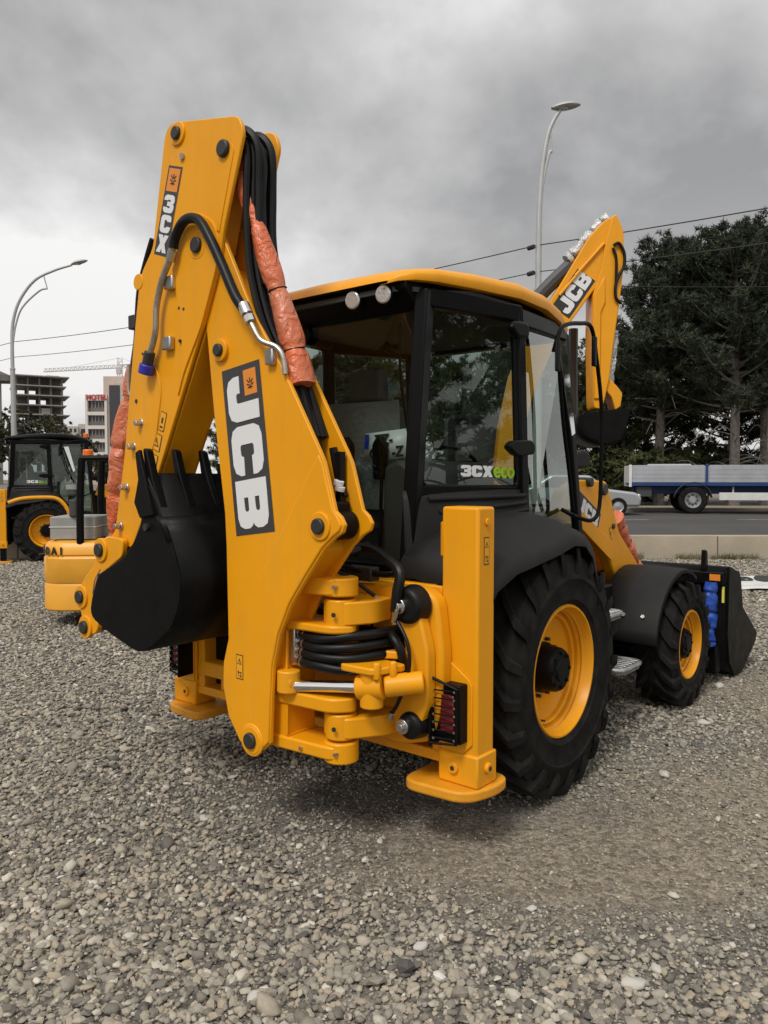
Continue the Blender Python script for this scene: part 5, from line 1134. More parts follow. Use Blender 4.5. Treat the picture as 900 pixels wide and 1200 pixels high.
# ================================================================== excavator standing behind the cab
def excavator():
    Y = 11.0; s_ = Y/902.0
    def P(u, v): return ((u-450)*s_, 1.8 + (562-v)*s_)
    r = empty('excavator', (1.35, Y, 0)); tag(r, 'yellow excavator behind the cab, its boom raised and dipper hanging down over a black bucket', 'excavator')
    ox = 1.35
    def poly(pts): return [(P(u, v)[0]-ox, P(u, v)[1]) for u, v in pts]
    bm_ = poly([(713, 262), (700, 268), (684, 285), (648, 345), (618, 392), (596, 442), (584, 500), (578, 555), (604, 560), (610, 510), (622, 462), (642, 418), (664, 381), (688, 348), (705, 325), (718, 300)])
    b = MB(); b.prism(round_poly(bm_, .06, 3), 'y', -.17, .17); bo = b.build('boom', 'yellow', r, bevel=.015)
    dp = poly([(709, 263), (714, 261), (722, 280), (723, 318), (718, 365), (713, 400), (708, 446), (703, 470), (700, 481), (691, 481), (690, 470), (688, 400), (688, 352), (697, 322), (702, 290)])
    b = MB(); b.prism(round_poly(dp, .04, 3), 'y', -.20, .20); di = b.build('dipper', 'yellow', r, bevel=.02)
    b = MB(); b.prism(poly([(689, 352), (701, 330), (702, 360), (697, 372), (697, 470), (690, 470)]), 'y', -.225, -.19); b.build('dipper_rib', 'yellow', di, bevel=.015)
    def tube(pts, rad, y, nm, m, par): q = MB(); q.tube([(P(u, v)[0]-ox, y, P(u, v)[1]) for u, v in pts], rad, n=10); return q.build(nm, m, par)
    tube([(710, 297), (716, 295), (722, 306), (722, 320), (717, 330), (713, 340), (713, 355), (719, 362)], .022, -.235, 'dipper_hose', 'hose', r)
    tube([(709, 300), (713, 312), (713, 338)], .02, -.235, 'dipper_hose', 'hose', r)
    tube([(666, 314), (636, 343), (600, 385)], .10, 0.0, 'arm_ram', 'decal', r)
    ar = tube([(709, 268), (690, 286), (664, 316)], .035, 0.0, 'ram_rod', 'chrome', r)
    crumple([(P(u, v)[0]-ox, -.02, P(u, v)[1]) for u, v in ((708, 262), (699, 268), (690, 279), (680, 289), (670, 301), (661, 309))], .09, 'foil_wrap', ar, m='foil', seed=31, amp=.35)
    tube([(668, 330), (700, 294)], .022, -.19, 'boom_pipe', 'yellow', r)
    tube([(650, 352), (690, 305)], .02, -.19, 'boom_pipe', 'yellow', r)
    # decal reading up the boom
    a, c = P(664, 372), P(686, 340); o = Vector((a[0]-ox, -.172, a[1])); u = unit((c[0]-a[0], 0, c[1]-a[1])); v = Vector((-u.z, 0, u.x))
    L_ = math.hypot(c[0]-a[0], c[1]-a[1]); b = MB(); o0 = o - u*.08 - v*.02; b.add([o0, o0+u*(L_+.16), o0+u*(L_+.16)+v*.30, o0+v*.30], [(0,1,2,3)]); b.build('decal', 'decal_black', bo, smooth=0)
    glyphs('JCB', 'lettering', 'white', bo, o0+u*.03+v*.04+Vector((0,-.002,0)), u, v, .19, .22, .205)
    # linkage and bucket
    b = MB(); b.prism(round_poly(poly([(702, 446), (707, 444), (718, 455), (724, 463), (722, 478), (716, 482), (712, 468), (704, 458)]), .02), 'y', -.16, .16); b.build('bucket_link', 'yellow', r, bevel=.01)
    crumple([(P(u, v)[0]-ox, -.05, P(u, v)[1]) for u, v in ((712, 450), (714, 425), (716, 405), (717, 390))], .05, 'foil_wrap', r, m='foil', seed=33, amp=.5)
    side = poly([(674, 487), (726, 482), (722, 500), (716, 517), (700, 522), (680, 515), (674, 503)])
    b = MB(); b.prism(side, 'y', -.44, -.42); bk = b.build('bucket', 'black_paint', r, bevel=.003)
    b = MB(); b.prism(side, 'y', .42, .44); b.build('bucket_side', 'black_paint', bk)
    sh = spline([(x, 0, z) for x, z in poly([(674, 487), (674, 503), (680, 515), (700, 522), (716, 517), (722, 500), (726, 482)])], 4)
    b = MB(); b.grid([[(p.x, y, p.z) for p in sh] for y in (-.43, 0, .43)]); b.build('bucket_shell', 'black_paint', bk, solid=.03)
    tube([(679, 380), (679, 420), (680, 486)], .07, .45, 'side_pipe', 'decal', r)
    # house, cab, counterweight and tracks, standing behind the loader
    b = MB(); b.prism(round_poly([(-1.6, 1.0), (.55, 1.0), (.55, 1.25), (.3, 1.75), (-1.5, 1.75), (-1.7, 1.5)], .08), 'y', -.2, 1.15); b.build('engine_house', 'yellow', r, bevel=.04)
    b = MB(); b.prism(round_poly([(-2.1, 1.02), (-1.62, 1.02), (-1.62, 1.85), (-2.0, 1.8)], .12), 'y', -1.1, 1.1); b.build('counterweight', 'black_paint', r, bevel=.06)
    b = MB(); b.prism(round_poly([(-.45, 1.0), (.75, 1.0), (.78, 1.7), (.45, 2.75), (-.40, 2.75)], .10), 'y', .35, 1.15); cb = b.build('cab', 'cab', r, bevel=.04)
    b = MB(); b.add([(-.30, .345, 1.8), (.55, .345, 1.8), (.36, .345, 2.6), (-.30, .345, 2.6)], [(0,1,2,3)]); b.build('cab_window', 'bglass', cb)
    for y in (-.85, .85):
        b = MB(); b.prism(round_poly([(-1.7, .05), (1.55, .05), (1.8, .45), (1.55, .85), (-1.7, .85), (-1.95, .45)], .22, 5), 'y', y-.27, y+.27); b.build('track', 'dark_grey', r, bevel=.03)
    b = MB(); b.cyl((0, 0, .5), (0, 0, 1.02), .6, n=28); b.box(-.6, .6, -.7, .7, .35, .75); b.build('undercarriage', 'black_paint', r)
excavator()

# ================================================================== flatbed truck on the road
def truck():
    r = empty('flatbed_truck', (9.10, 28.6, .55), R_(-13)); tag(r, 'flatbed truck with grey drop sides and blue frame driving along the road', 'truck')
    def bx(nm, m, a, par=r, bev=.01): b = MB(); b.box(*a); return b.build(nm, m, par, bevel=bev)
    bx('deck', 'blue_truck', (0, 7.2, 0.02, 2.42, 1.02, 1.14))
    for y0, y1 in ((0, .05), (2.40, 2.45)):
        for x0, x1 in ((.12, 2.62), (2.78, 5.0), (5.15, 7.15)):
            sb = bx('side_board', 'board', (x0, x1, y0, y1, 1.15, 1.78))
            for k in range(1, 4): bx('board_rib', 'board', (x0+.02, x1-.02, y0-.006, y1+.006, 1.15+k*.157-.012, 1.15+k*.157+.012), sb, 0)
        for x in (2.66, 5.04): bx('stake_post', 'blue_truck', (x, x+.09, y0-.01, y1+.01, 1.05, 1.82))
    bx('tailboard', 'offwhite', (0, .07, .03, 2.40, 1.0, 1.78)); bx('corner_post', 'offwhite', (.0, .10, -.02, .07, .98, 1.80)); bx('headboard', 'board', (7.15, 7.25, .05, 2.4, 1.1, 2.3))
    b = MB(); b.box(.75, 2.3, .9, 1.1, 1.70, 1.84); b.build('load_plank', 'offwhite', r)
    bx('chassis_rail', 'blue_truck', (.2, 9.2, .75, .95, .72, 1.02)); bx('chassis_rail', 'blue_truck', (.2, 9.2, 1.5, 1.7, .72, 1.02))
    bx('underride_bar', 'dark_grey', (.28, .42, .15, 2.3, .42, .62)); bx('tool_box', 'dark_grey', (.30, .82, .15, .8, .62, 1.0)); bx('lamp_cluster', 'dark_grey', (.15, .28, .2, .5, .5, .65))
    bx('side_guard', 'offwhite', (3.15, 5.55, .08, .13, .50, .78)); bx('guard_hanger', 'galv', (3.6, 3.66, .14, .18, .6, 1.0)); bx('guard_hanger', 'galv', (4.95, 5.01, .14, .18, .6, 1.0))
    bx('fuel_tank', 'blue_truck', (5.62, 6.7, .10, .7, .42, .98), bev=.06)
    for x in (2.25, 8.1):
        for y in (.18, 2.28):
            w = empty('wheel', (x, y, .50), 0 if y < 1 else math.pi, r)
            b = MB(); b.lathe([(-.14, .28), (-.16, .36), (-.15, .46), (-.11, .50), (.11, .50), (.15, .46), (.16, .36), (.14, .28)], (0,0,0), 'y', 40, close=True); b.build('tyre', 'rubber', w)
            b = MB(); b.lathe([(-.145, .285), (-.12, .26), (-.06, .22), (-.03, .17), (-.09, .13), (-.12, .10), (-.12, .001)], (0,0,0), 'y', 32); b.build('rim', 'silver', w)
            b = MB()
            for k in range(8): a = k*math.pi/4; b.cyl((.17*math.cos(a), -.085, .17*math.sin(a)), (.17*math.cos(a), -.04, .17*math.sin(a)), .028, n=8)
            b.each('hand_hole', 'dark_grey', w)
            if x < 3:
                rows = [[(.66*math.cos(a), yy, .66*math.sin(a)) for yy in (-.19, .16)] for a in [R_(8+i*16.4) for i in range(11)]]
                b = MB(); b.grid(rows); b.build('mud_flap_arch', 'dark_grey', w, solid=.02)
    b = MB(); b.prism(round_poly([(7.35, .5), (9.3, .5), (9.35, 1.5), (9.15, 2.75), (7.4, 2.8)], .12), 'y', .05, 2.4); cb = b.build('truck_cab', 'blue_truck', r, bevel=.06)
    bx('cab_window', 'bglass', (7.8, 9.0, .035, .05, 1.6, 2.45), cb)
truck()

def small_car(loc, rz, label, m, cat='car', scale=1.0):
    r = empty('car' if cat == 'car' else 'van', loc, rz); tag(r, label, cat)
    if cat == 'car':
        sp = round_poly([(-2.1, .30), (2.1, .30), (2.15, .62), (1.95, .80), (1.0, .92), (.35, 1.40), (-1.0, 1.42), (-1.7, .98), (-2.12, .90)], .10, 4)
        b = MB(); b.prism(sp, 'y', -.84, .84); bd = b.build('body', m, r, bevel=.10, seg=3)
        for s in (-1, 1):
            b = MB(); b.prism(round_poly([(.72, .96), (.28, 1.33), (-.95, 1.35), (-1.4, .98)], .05), 'y', s*.845, s*.85); b.build('side_window', 'bglass', bd)
            b = MB(); b.box(2.02, 2.12, s*.55-.18, s*.55+.18, .62, .74); b.build('headlight', 'lens', bd, bevel=.03)
        b = MB(); b.add([(.98, -.70, .935), (.98, .70, .935), (.38, .62, 1.40), (.38, -.62, 1.40)], [(0,1,2,3)]); q = b.build('windscreen', 'bglass', bd); q.location = (.02, 0, .02)
        b = MB(); b.box(2.08, 2.15, -.45, .45, .42, .56); b.build('grille', 'dark_grey', bd)
        wx, R = 1.32, .31
    else:
        b = MB(); b.prism(round_poly([(-2.4, .35), (2.3, .35), (2.4, .9), (2.0, 1.15), (1.4, 2.0), (-2.4, 2.1)], .12, 4), 'y', -.9, .9); bd = b.build('body', m, r, bevel=.06)
        for s in (-1, 1):
            b = MB(); b.prism([(1.7, 1.2), (1.3, 1.85), (-2.0, 1.85), (-2.0, 1.2)], 'y', s*.905, s*.91); b.build('side_window', 'bglass', bd)
        wx, R = 1.5, .34
    for x in (-wx, wx):
        for y in (-.80, .80):
            w = empty('wheel', (x, y, R), 0 if y < 0 else math.pi, r)
            b = MB(); b.lathe([(-.09, R*.6), (-.10, R*.9), (-.07, R), (.07, R), (.1, R*.9), (.09, R*.6)], (0,0,0), 'y', 24, close=True); b.build('tyre', 'rubber', w)
            b = MB(); b.lathe([(-.092, R*.62), (-.06, R*.5), (-.08, .001)], (0,0,0), 'y', 20); b.build('rim', 'silver', w)
    return r
small_car((6.95, 27.9, .55), R_(-4), 'silver car on the road half hidden behind the loader arm', 'silver')
small_car((14.2, 46.0, .5), 0, 'white van parked far back under the pines', 'offwhite', cat='van')

# ================================================================== street lamps and wires
def street_lamp(X, Y, top, reach, label, drop):
    r = empty('street_lamp', (X, Y, 0)); tag(r, label, 'street lamp', 'street lamps along the road')
    zc = top*.60
    b = MB(); b.cyl((0, 0, 0), (0, 0, zc), .11, .085, n=18); b.cyl((0, 0, zc), (0, 0, zc+.05), .10, n=18); b.build('lower_pole', 'galv', r)
    b = MB(); b.tube([(0, 0, zc), (0, 0, top*.70), (.02*reach, 0, top*.78), (.12*reach, 0, top*.86), (.34*reach, 0, top*.935), (.62*reach, 0, top*.972), (reach*.88, 0, top*.993)], .062, n=12, sub=6, rf=lambda t, p: .07-.03*t); b.build('arm', 'galv', r)
    b = MB(); b.tube([(.03, 0, top*.70), (.06*reach, 0, top*.77), (.16*reach, 0, top*.835), (.40*reach, 0, top*.895), (.52*reach, 0, top*.905)], .035, n=10, sub=6); b.tube([(.52*reach, 0, top*.905), (.47*reach, 0, top*.955)], .025, n=8, sub=1); b.build('bracket', 'galv', r)
    b = MB(); d = unit((1, 0, drop)); c = Vector((reach*.95, 0, top)); 
    rows = []
    for i in range(9):
        t = i/8; w = .16*math.sin(math.pi*min(.98, max(.03, t)))**.5; h = .09*math.sin(math.pi*min(.98, max(.03, t)))**.5
        o = c + d*(t-.35)*.62
        rows.append([(o.x - d.z*h*math.sin(a), o.y + w*math.cos(a), o.z + h*math.sin(a)*(1 if math.sin(a) > 0 else .55)) for a in [k*math.pi/6 for k in range(13)]])
    b.grid(rows); ln = b.build('lamp_head', 'galv', r, smooth=60)
    b = MB(); o = c + d*.02; b.lathe([(-.055, .001), (-.05, .08), (-.03, .11)], (o.x+.02, o.y, o.z-.01), 'z', 18); b.build('lamp_glass', 'lens', ln)
    return r
l1 = street_lamp(3.37, 17.0, 9.85, .50, 'tall grey street lamp standing behind the cab of the foreground machine', .12)
l1.rotation_euler[2] = R_(0)
l2 = street_lamp(-13.9, 29.0, 9.85, 2.6, 'grey curved street lamp at the left edge in front of the unfinished buildings', .25)

def wire(label, pts, rad=.012):
    b = MB(); P = []
    for i in range(len(pts)-1):
        a, c = Vector(pts[i]), Vector(pts[i+1]); L_ = (c-a).length
        for k in range(12):
            t = k/12; p = a.lerp(c, t); p.z -= 4*t*(1-t)*L_*.012; P.append(p)
    P.append(Vector(pts[-1])); b.tube(P, rad, n=6, sub=1)
    o = b.build('overhead_wire', 'wire'); tag(o, label, 'wire', 'overhead wires')
wire('upper of the dark overhead wires strung between the street lamps', [(-40, 47.5, 7.2), (-13.8, 29, 6.95), (3.33, 17, 6.90), (14, 9.3, 6.95)], .0115)
wire('second overhead wire just below the upper one', [(-40, 47.5, 6.4), (-13.8, 29, 6.38), (3.33, 17, 6.33), (14, 9.3, 6.2)], .010)
wire('thin lowest overhead wire running past the pines', [(3.40, 17.05, 6.08), (16, 17.5, 6.4)], .006)
for z in (6.86, 6.30):
    b = MB(); b.cyl((3.26, 16.95, z), (3.16, 17.08, z+.0), .05, n=10); o = b.build('insulator', 'pin', l1); o.location = (-3.37, -17.0, 0)

# ================================================================== trees
def tri_cloud(C, per, length, width, up=0.25, flat=1.0):
    n = len(C)*per
    c = np.repeat(C, per, 0) + np.random.normal(0, length*.22, (n, 3))
    d = np.random.normal(0, 1, (n, 3)); d[:, 2] = d[:, 2]*flat + up; d /= np.linalg.norm(d, axis=1)[:, None]
    s = np.cross(d, np.random.normal(0, 1, (n, 3))); s /= np.linalg.norm(s, axis=1)[:, None]
    L_ = length*np.random.uniform(.6, 1.2, n)[:, None]; w = width*np.random.uniform(.7, 1.3, n)[:, None]
    v = np.stack([c - s*w, c + s*w, c + d*L_], 1).reshape(-1, 3)
    return v
def cloud_mesh(name, v, m, per=3):
    n = len(v)//per; me = bpy.data.meshes.new(name); me.vertices.add(len(v)); me.vertices.foreach_set('co', v.astype(np.float32).ravel())
    me.loops.add(len(v)); me.loops.foreach_set('vertex_index', np.arange(len(v), dtype=np.int32))
    me.polygons.add(n); me.polygons.foreach_set('loop_start', np.arange(0, len(v), per, dtype=np.int32)); me.polygons.foreach_set('loop_total', np.full(n, per, dtype=np.int32))
    me.update(calc_edges=True); me.materials.append(M[m]); return me

def make_pine(h, R, seed, cb=.36, dens=7.0, m='needle', nb=60):
    rs = np.random.RandomState(seed); np.random.seed(seed)
    t = MB(); bend = rs.uniform(-.5, .5, 2)
    trunk = [Vector((bend[0]*q*q*1.0, bend[1]*q*q, h*q)) for q in np.linspace(0, .97, 9)]
    t.tube(trunk, 1, n=10, sub=3, rf=lambda q, p: (.030*h*.85)*(1-q)**.8*.75 + .04)
    def at(q):
        i = min(7, int(q/.97*8)); f = q/.97*8-i; return trunk[i].lerp(trunk[i+1], min(1, f))
    tufts = []
    t.mi = 0
    for i in range(nb):
        q = cb + (1-cb)*((i+rs.rand())/nb)**.9; q = min(q, .965)
        u = (q-cb)/(1-cb); prof = (1-u)**.55*(.55+.45*min(1, u*4))
        L_ = max(.5, R*prof*rs.uniform(.55, 1.1)); az = i*2.4+rs.uniform(-.5, .5); st = at(q)
        d = Vector((math.cos(az), math.sin(az), 0)); rise = rs.uniform(.05, .40) + .5*u
        pts = [st, st+d*L_*.4+Vector((0,0,L_*rise*.25)), st+d*L_*.75+Vector((0,0,L_*rise*.6)), st+d*L_+Vector((0,0,L_*rise))]
        t.tube(pts, 1, n=5, sub=3, rf=lambda k, p, L_=L_: (.022+.014*L_)*(1-k)*.9+.010)
        S = spline(pts, 6); n = int(L_*dens)+3
        for k in range(n):
            f = .28+.72*rs.rand()**.75; p = S[min(len(S)-1, int(f*(len(S)-1)))]
            w = .16+.20*L_*.35*(1-abs(f-.7))
            tufts.append((p.x+rs.normal(0, w), p.y+rs.normal(0, w), p.z+abs(rs.normal(0, .18))+.05))
    for i in range(16):       # bare dead limbs below the crown
        q = rs.uniform(.10, cb+.12); az = rs.uniform(0, 6.283) if i % 2 else math.pi+rs.uniform(-.6, .6); L_ = R*rs.uniform(.25, .75); st = at(q); d = Vector((math.cos(az), math.sin(az), 0))
        t.tube([st, st+d*L_*.5+Vector((0,0,L_*.10)), st+d*L_+Vector((0,0,-L_*rs.uniform(.0, .35)))], 1, n=5, sub=4, rf=lambda k, p: .035*(1-k)+.008)
    v = tri_cloud(np.array(tufts), 26, .30, .032, up=.5)
    return t, cloud_mesh('crown', v, m)

PINES = [make_pine(14.4, 6.6, 3, .33, 10, nb=92), make_pine(15.4, 6.2, 5, .33, 10, nb=92), make_pine(9.0, 3.6, 11, .18, 9, 'needle2', nb=56)]
PM = []
for t, cm in PINES:
    o = t.build('trunk', 'bark'); PM.append((o.data, cm)); bpy.data.objects.remove(o)
def pine(kind, X, Y, label, sz=1.0, rz=0.0, group=None):
    r = empty('pine_tree', (X, Y, .5), rz); r.scale = (sz, sz, sz); tag(r, label, 'pine tree', group)
    for nm, me in zip(('trunk', 'crown'), PM[kind]):
        o = bpy.data.objects.new(nm, me); COL.objects.link(o); o.parent = r
pine(0, 16.6, 36.5, 'tall dark pine with the left of the two bare trunks behind the truck', .87, 2.2)
pine(1, 18.9, 38.2, 'tall dark pine with the right of the two bare trunks behind the truck', .87, .6)
pine(1, 13.9, 39.0, 'broad dark pine standing left of the two bare trunks behind the truck', .82, 3.4)
pine(0, 23.0, 38.5, 'tall pine just past the right edge behind the truck', .88, 4.0)
G = 'lower pines in the belt beyond the road'
LBL = ['lower pine beyond the road between the broad dark pine and the raised excavator bucket', 'lower pine beyond the road just right of the excavator bucket', 'lower pine beyond the road behind the excavator dipper', 'lower pine beyond the road seen through the cab door glass', 'lower pine beyond the road seen at the front edge of the cab side window', 'lower pine beyond the road seen in the middle of the cab side window', 'lower pine beyond the road seen behind the cab rear pillar', 'lower pine beyond the road seen at the right of the rear window', 'lower pine beyond the road seen at the left of the rear window', 'lower pine in the gap left of the two bare trunks', 'lower pine in the gap right of the two bare trunks', 'lower pine at the right edge behind the last bare trunk', 'lower pine seen between the digging arm and its boom']
for i, (X, Y, k, s, a) in enumerate(((13.0, 42, 2, .92, .3), (11.4, 42, 2, .90, 1.9), (9.2, 41, 2, .86, 3.3), (7.0, 43, 2, .92, 4.4), (4.6, 42, 2, .82, 5.2), (2.2, 44, 2, .95, .9), (-.4, 43, 2, .84, 2.6), (-3.2, 45, 2, .9, 3.9), (-6.0, 44, 2, .78, 5.5), (15.4, 45.5, 2, 1.1, 1.1), (20.6, 46, 2, 1.1, 2.1), (25.5, 42, 2, 1.2, 3.1), (-8.8, 47, 2, .80, .4))):
    pine(k, X, Y, LBL[i], s, a, G)
for X, Y, sz, lab in ((17.5, 6.5, .95, 'pine outside the frame mirrored in the cab side window'), (21.0, 2.0, 1.1, 'taller pine outside the frame mirrored in the cab side window'), (19.0, 11.0, .9, 'pine outside the frame mirrored in the cab door glass'), (-19.5, .5, .9, 'pine outside the frame mirrored in the rear window'), (-22.5, 5.0, 1.05, 'taller pine outside the frame mirrored in the rear window')):
    pine(2, X, Y, lab, sz, X, 'pines round the yard seen only as reflections')
pine(0, -1.4, 46.0, 'tall lone pine seen through the rear window of the cab', .62, 1.0)

def make_leafy(h, R, seed, m='leaf', n=420, per=16, size=.13):
    rs = np.random.RandomState(seed); np.random.seed(seed)
    t = MB(); t.tube([(0, 0, 0), (.1, 0, h*.25), (.05, .1, h*.5), (.1, 0, h*.8)], 1, n=8, sub=4, rf=lambda q, p: .022*h*(1-q)+.02)
    C = []
    for i in range(14):
        a = i*2.4; z0 = h*rs.uniform(.25, .7); L_ = R*rs.uniform(.6, 1); e = Vector((math.cos(a)*L_, math.sin(a)*L_, z0+L_*rs.uniform(.3, .9)))
        t.tube([(0.05, 0, z0), (e.x*.5, e.y*.5, z0*.5+e.z*.5), e], 1, n=5, sub=3, rf=lambda q, p: .035*(1-q)+.008)
        for k in range(n//14):
            f = rs.uniform(.35, 1.05); C.append((e.x*f+rs.normal(0, R*.17), e.y*f+rs.normal(0, R*.17), z0+(e.z-z0)*f+rs.normal(0, R*.16)))
    v = tri_cloud(np.array(C), per, size*2, size, up=.1)
    return t, cloud_mesh('crown', v, m)
def leafy(X, Y, z, h, R, seed, label, m='leaf', name='leafy_tree', cat='tree', n=420, group=None, size=.13):
    t, cm = make_leafy(h, R, seed, m, n, size=size); r = empty(name, (X, Y, z)); tag(r, label, cat, group)
    t.build('trunk', 'bark', r); o = bpy.data.objects.new('crown', cm); COL.objects.link(o); o.parent = r
leafy(-26.3, 60, .5, 7.4, 2.6, 41, 'thin leafy tree in front of the unfinished building, left of centre of it', n=520, size=.10)
leafy(-28.3, 58, .5, 5.6, 2.0, 42, 'smaller leafy tree beside the street lamp at the left', n=380, size=.10)
leafy(-24.2, 60, .5, 5.6, 2.0, 43, 'low leafy tree right of the thin one below the far apartment block', n=300, size=.10)
leafy(-21.4, 60, .5, 3.3, 1.5, 44, 'dark bush below the hotel', name='bush', cat='bush', n=260)
UBL = ['low dark bush beyond the road left of the truck', 'low dark bush beyond the road above the tail of the truck', 'low dark bush beyond the road left of the left bare trunk', 'low dark bush beyond the road between the two bare trunks', 'low dark bush beyond the road right of the right bare trunk', 'low dark bush beyond the road behind the loader arm', 'low dark bush beyond the road at the right edge']
for i, (X, Y, h, R) in enumerate(((9.5, 38.5, 2.4, 1.5), (12.2, 38.2, 2.5, 1.6), (14.6, 39.5, 2.4, 1.6), (17.4, 41.5, 2.5, 1.7), (20.5, 41, 2.5, 1.7), (6.6, 38, 3.0, 1.7), (23.5, 40, 3.4, 2))):
    leafy(X, Y, .5, h, R, 60+i, UBL[i], m='needle2', name='bush', cat='bush', n=420, group='understorey bushes beyond the road')

# ================================================================== buildings at the left
def building_frame():
    r = empty('unfinished_building', (-114.5, 240, 0), R_(28)); tag(r, 'unfinished dark concrete building with open floors and protruding slabs', 'building')
    W, D_, fl = 14.0, 14.0, 11
    for k in range(fl+1):
        z = 1.2+k*3.0
        b = MB(); b.box(-.6-(k % 3)*.3, W+.8+(k % 2)*.9, -1.0-(k % 2)*.5, D_+.5, z-.16, z+.16); b.build('floor_slab', 'conc', r)
        if k == fl: break
        for i in range(5):
            x = .4+i*3.3
            for y in (.3, 7, 13.5):
                b = MB(); b.box(x-.28, x+.28, y-.28, y+.28, z+.16, z+2.84); b.build('column', 'conc_dark', r)
        for i in range(4):
            if (i*5+k*3) % 7 in (0, 2, 3, 5):
                b = MB(); b.box(.7+i*3.4, 3.5+i*3.4, 5.0, 5.25, z+.16, z+2.84); b.build('infill_wall', 'conc_dark', r)
            if (i*3+k*5) % 8 == 1 and k < 8:
                b = MB(); b.box(.7+i*3.4, 3.5+i*3.4, .1, .3, z+.16, z+1.6+(k % 3)*.5); b.build('infill_wall', 'conc', r)
    b = MB(); b.box(9.6, 13.4, 6, 11, 1.2, 35.4); b.build('stair_core', 'conc_dark', r)
building_frame()
def concrete_block():
    r = empty('concrete_block_of_flats', (-121.5, 185, 0), R_(10)); tag(r, 'pale concrete apartment shell at the left edge, with flat roof and slab edges', 'building')
    b = MB(); b.box(9, 24, 0, 14, 0, 27); b.build('wall', 'conc', r)
    b = MB(); b.box(-2, 8.9, 2.2, 13, 0, 26.8); b.build('wall', 'conc_dark', r)
    b = MB(); b.box(-3, 26.0, -1.0, 15, 27.0, 29.2); b.build('roof', 'conc', r)
    b = MB(); b.box(23.5, 29.5, 1, 6, 26.2, 27.6); b.build('roof_slab', 'conc_dark', r)
    for k in range(9):
        b = MB(); b.box(-3, 20.5 if k % 2 else 19.5, -1.2, 1.0, 2.2+k*3-.18, 2.2+k*3+.18); b.build('balcony_slab', 'conc', r)
concrete_block()
def hotel():
    r = empty('hotel_building', (-77.2, 200, 0), 0); tag(r, 'beige hotel with white framed balconies and a red rooftop sign', 'building')
    def z(y): return 1.8+(562-y)/4.51
    b = MB(); b.box(0, 5.6, .6, 12, 0, z(463)); b.build('wall', 'hotel_wall', r)
    b = MB(); b.box(3.6, 12.5, 3, 14, 0, z(440)); b.build('tower_wall', 'hotel_wall', r)
    b = MB(); b.box(5.2, 10.4, .2, 3, 0, z(450)); b.build('tower_front', 'hotel_wall', r)
    b = MB(); b.box(6.1, 8.9, .12, .2, z(523), z(452)); b.build('glass_strip', 'bglass', r)
    for i, x in enumerate((0.0, 5.0)):
        b = MB(); b.box(x, x+.62, -.35, .6, 0, z(463)); b.build('frame_post', 'hotel_white', r)
    for k, (y0, y1) in enumerate(((470, 482), (487, 498), (503, 514), (518.5, 530), (534, 546))):
        b = MB(); b.box(.62, 5.0, .5, .6, z(y1), z(y0)); b.build('window', 'bglass', r)
        for j in range(1, 5):
            q = MB(); q.box(.62+j*.876-.04, .62+j*.876+.04, .42, .5, z(y1), z(y0)); q.build('mullion', 'hotel_white', r)
        b = MB(); b.box(.62, 5.0, -.35, .6, z(y0), z(y0)+.9); b.build('floor_band', 'hotel_white', r)
        b = MB(); b.box(.62, 5.0, .38, .42, z(y1), z(y1)+.9); b.build('railing', 'conc_dark', r)
    text('HOTEL', 'sign_lettering', 'hotel_red', r, (.35, -.45, z(468.8)), (1, 0, 0), (0, 0, 1), 1.75, bold=.05, thick=.15, sx=.98)
hotel()
def far_block():
    r = empty('apartment_block', (-124.5, 300, 0), R_(14)); tag(r, 'small distant pale apartment block between the unfinished building and the hotel', 'building')
    b = MB(); b.box(0, 5.2, 0, 8, 0, 22.6); b.box(5.2, 10, 1.2, 8, 0, 23.6); b.build('wall', 'far_block', r)
    for k in range(8):
        for j in range(3):
            b = MB(); b.box(.6+j*1.6, 1.5+j*1.6, -.06, .0, 2+k*2.6, 3.5+k*2.6); b.build('window', 'bglass', r)
        b = MB(); b.box(6.2, 8.8, 1.12, 1.2, 2+k*2.6, 3.5+k*2.6); b.build('window', 'bglass', r)
far_block()
def crane():
    r = empty('tower_crane', (-109, 320, 0)); tag(r, 'distant grey tower crane with a long thin jib above the hotel', 'crane')
    def truss(name, p0, p1, w, n):
        b = MB(); p0, p1 = Vector(p0), Vector(p1); d = (p1-p0).normalized(); side = Vector((0, 1, 0)); up = side.cross(d).normalized()
        C = [side*w*.5-up*w*.45, -side*w*.5-up*w*.45, up*w*.55]
        for c in C: b.tube([p0+c, p1+c], .13, n=4, sub=1)
        L_ = (p1-p0).length
        for i in range(n):
            a, e_ = p0+d*L_*i/n, p0+d*L_*(i+1)/n
            for c in C[:2]: b.tube([a+c, (a+e_)/2+C[2]], .08, n=4, sub=1); b.tube([(a+e_)/2+C[2], e_+c], .08, n=4, sub=1)
        return b.build(name, 'crane', r)
    truss('jib', (0, 0, 48.5), (-31.5, 0, 46.8), 1.3, 18); truss('counter_jib', (0, 0, 48.5), (9, 0, 49), 1.3, 6); truss('mast', (0, 0, 0), (0, 0, 52), 1.7, 24)
    b = MB(); b.box(-1.0, 1.0, -2.0, -.9, 45.2, 47.6); b.build('operator_cab', 'crane', r)
    b = MB(); b.box(6.5, 9, -.8, .8, 45.5, 48.2); b.build('ballast', 'conc_dark', r)
    b = MB(); b.tube([(0, 0, 52), (-20, 0, 48.2)], .08, n=4, sub=1); b.tube([(0, 0, 52), (8, 0, 49.5)], .08, n=4, sub=1); b.build('stay', 'crane', r)
crane()

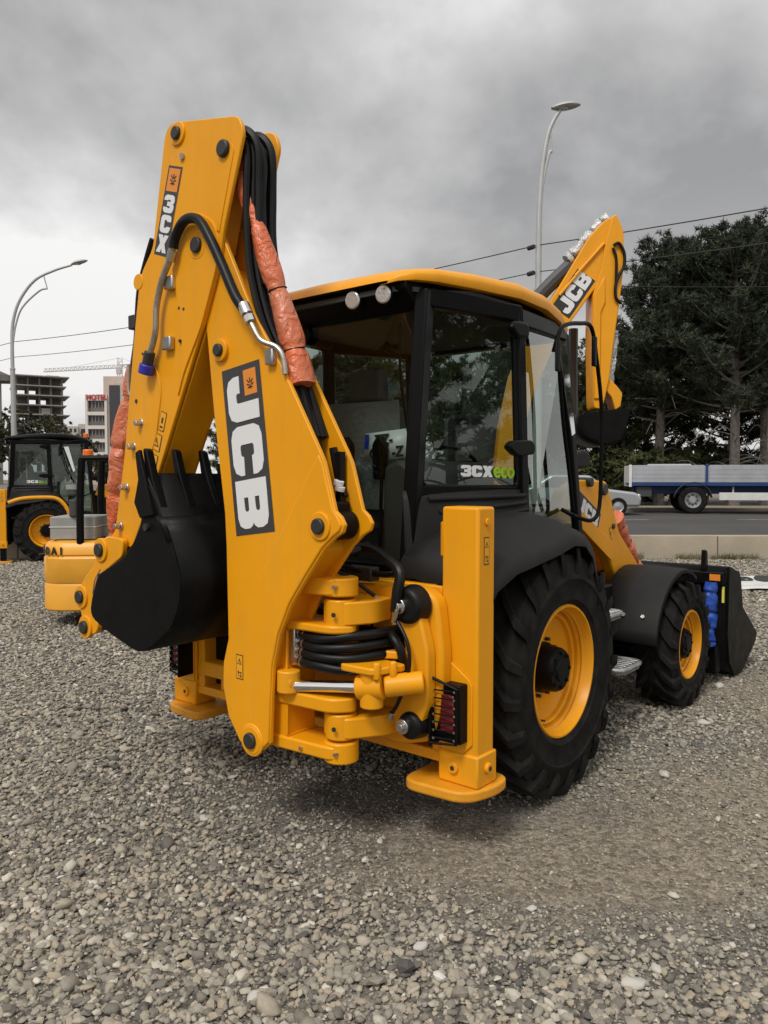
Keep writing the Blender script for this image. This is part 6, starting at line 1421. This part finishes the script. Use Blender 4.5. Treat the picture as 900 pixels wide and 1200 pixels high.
# ================================================================== small things on the ground
def sack():
    r = empty('white_sack', (6.75, 12.9, 0), R_(-6)); tag(r, 'flattened white sack with black oval print lying on the gravel behind the shovel', 'sack')
    rows = [[(x+.05*math.sin(y*5), y, .05+.035*mnoise.noise(Vector((x*3, y*3, 2.2)))+.05*math.exp(-((y-.5)/.2)**2)) for x in np.linspace(-1.1, 1.2, 24)] for y in np.linspace(-.7, .75, 16)]
    b = MB(); b.grid(rows); b.build('cloth', 'offwhite', r, solid=.012, smooth=80)
    for cx, cy, rx, ry in ((-.62, .30, .22, .16), (-.18, .32, .20, .17), (.35, .30, .22, .16)):
        P = [(cx+rx*math.cos(a), cy+ry*math.sin(a), .0) for a in [k*math.pi/10 for k in range(20)]]
        P = [(x, y, .064+.035*mnoise.noise(Vector((x*3, y*3, 2.2)))+.05*math.exp(-((y-.5)/.2)**2)) for x, y, _ in P]
        b = MB(); b.add(P, [tuple(range(20))]); b.build('print_mark', 'decal_black', r)
sack()

def grass_strip():
    rs = np.random.RandomState(5); np.random.seed(5); n = 900
    x = rs.uniform(1.0, 14, n); y = 17.42-abs(rs.normal(0, .14, n)); C = np.stack([x, y, np.full(n, .01)], 1)
    keep = np.array([mnoise.noise(Vector((a*1.2, 0, 4.0))) > -.05 for a in x]); C = C[keep]
    v = tri_cloud(C, 10, .13, .006, up=1.6)
    o = bpy.data.objects.new('grass', cloud_mesh('grass', v, 'grass')); COL.objects.link(o); tag(o, 'thin dry grass growing along the foot of the retaining wall', 'grass', kind='stuff')
grass_strip()

# pale stones that stand out from the gravel
SP = [(.885, 2.66, .034), (-.45, 2.60, .026), (.30, 2.62, .024), (.14, 2.88, .026), (1.25, 3.25, .022), (-1.0, 2.95, .022), (1.7, 4.6, .035), (2.35, 5.6, .038), (2.9, 6.6, .045), (-.95, 4.0, .026), (.62, 3.15, .02), (1.0, 2.75, .022)]
SL = ['largest pale stone on the gravel near the lower right', 'pale stone on the gravel at the bottom edge left of centre', 'pale stone on the gravel at the bottom edge right of centre', 'pale stone on the gravel low down just right of the middle', 'small pale stone on the worn gravel at the right', 'pale stone on the gravel near the lower left corner', 'pale stone on the gravel in front of the rear tyre', 'pale stone on the gravel below the front tyre at the right', 'pale stone on the gravel beside the loader shovel', 'pale stone on the gravel left of the raised digging arm', 'smallest pale stone on the worn gravel near the middle', 'small pale stone on the gravel beside the largest pale stone']
rock = [rock_mesh(i+20) for i in range(3)]
for q in rock: q.materials.clear(); q.materials.append(M['pale_stone'])
for i, (x, y, s) in enumerate(SP):
    o = bpy.data.objects.new('stone', rock[i % 3]); COL.objects.link(o); o.location = (x, y, s*.35); o.scale = (s*1.25, s*.9, s*.62); o.rotation_euler = (0, 0, i*1.3)
    tag(o, SL[i], 'stone', 'pale stones in the gravel')
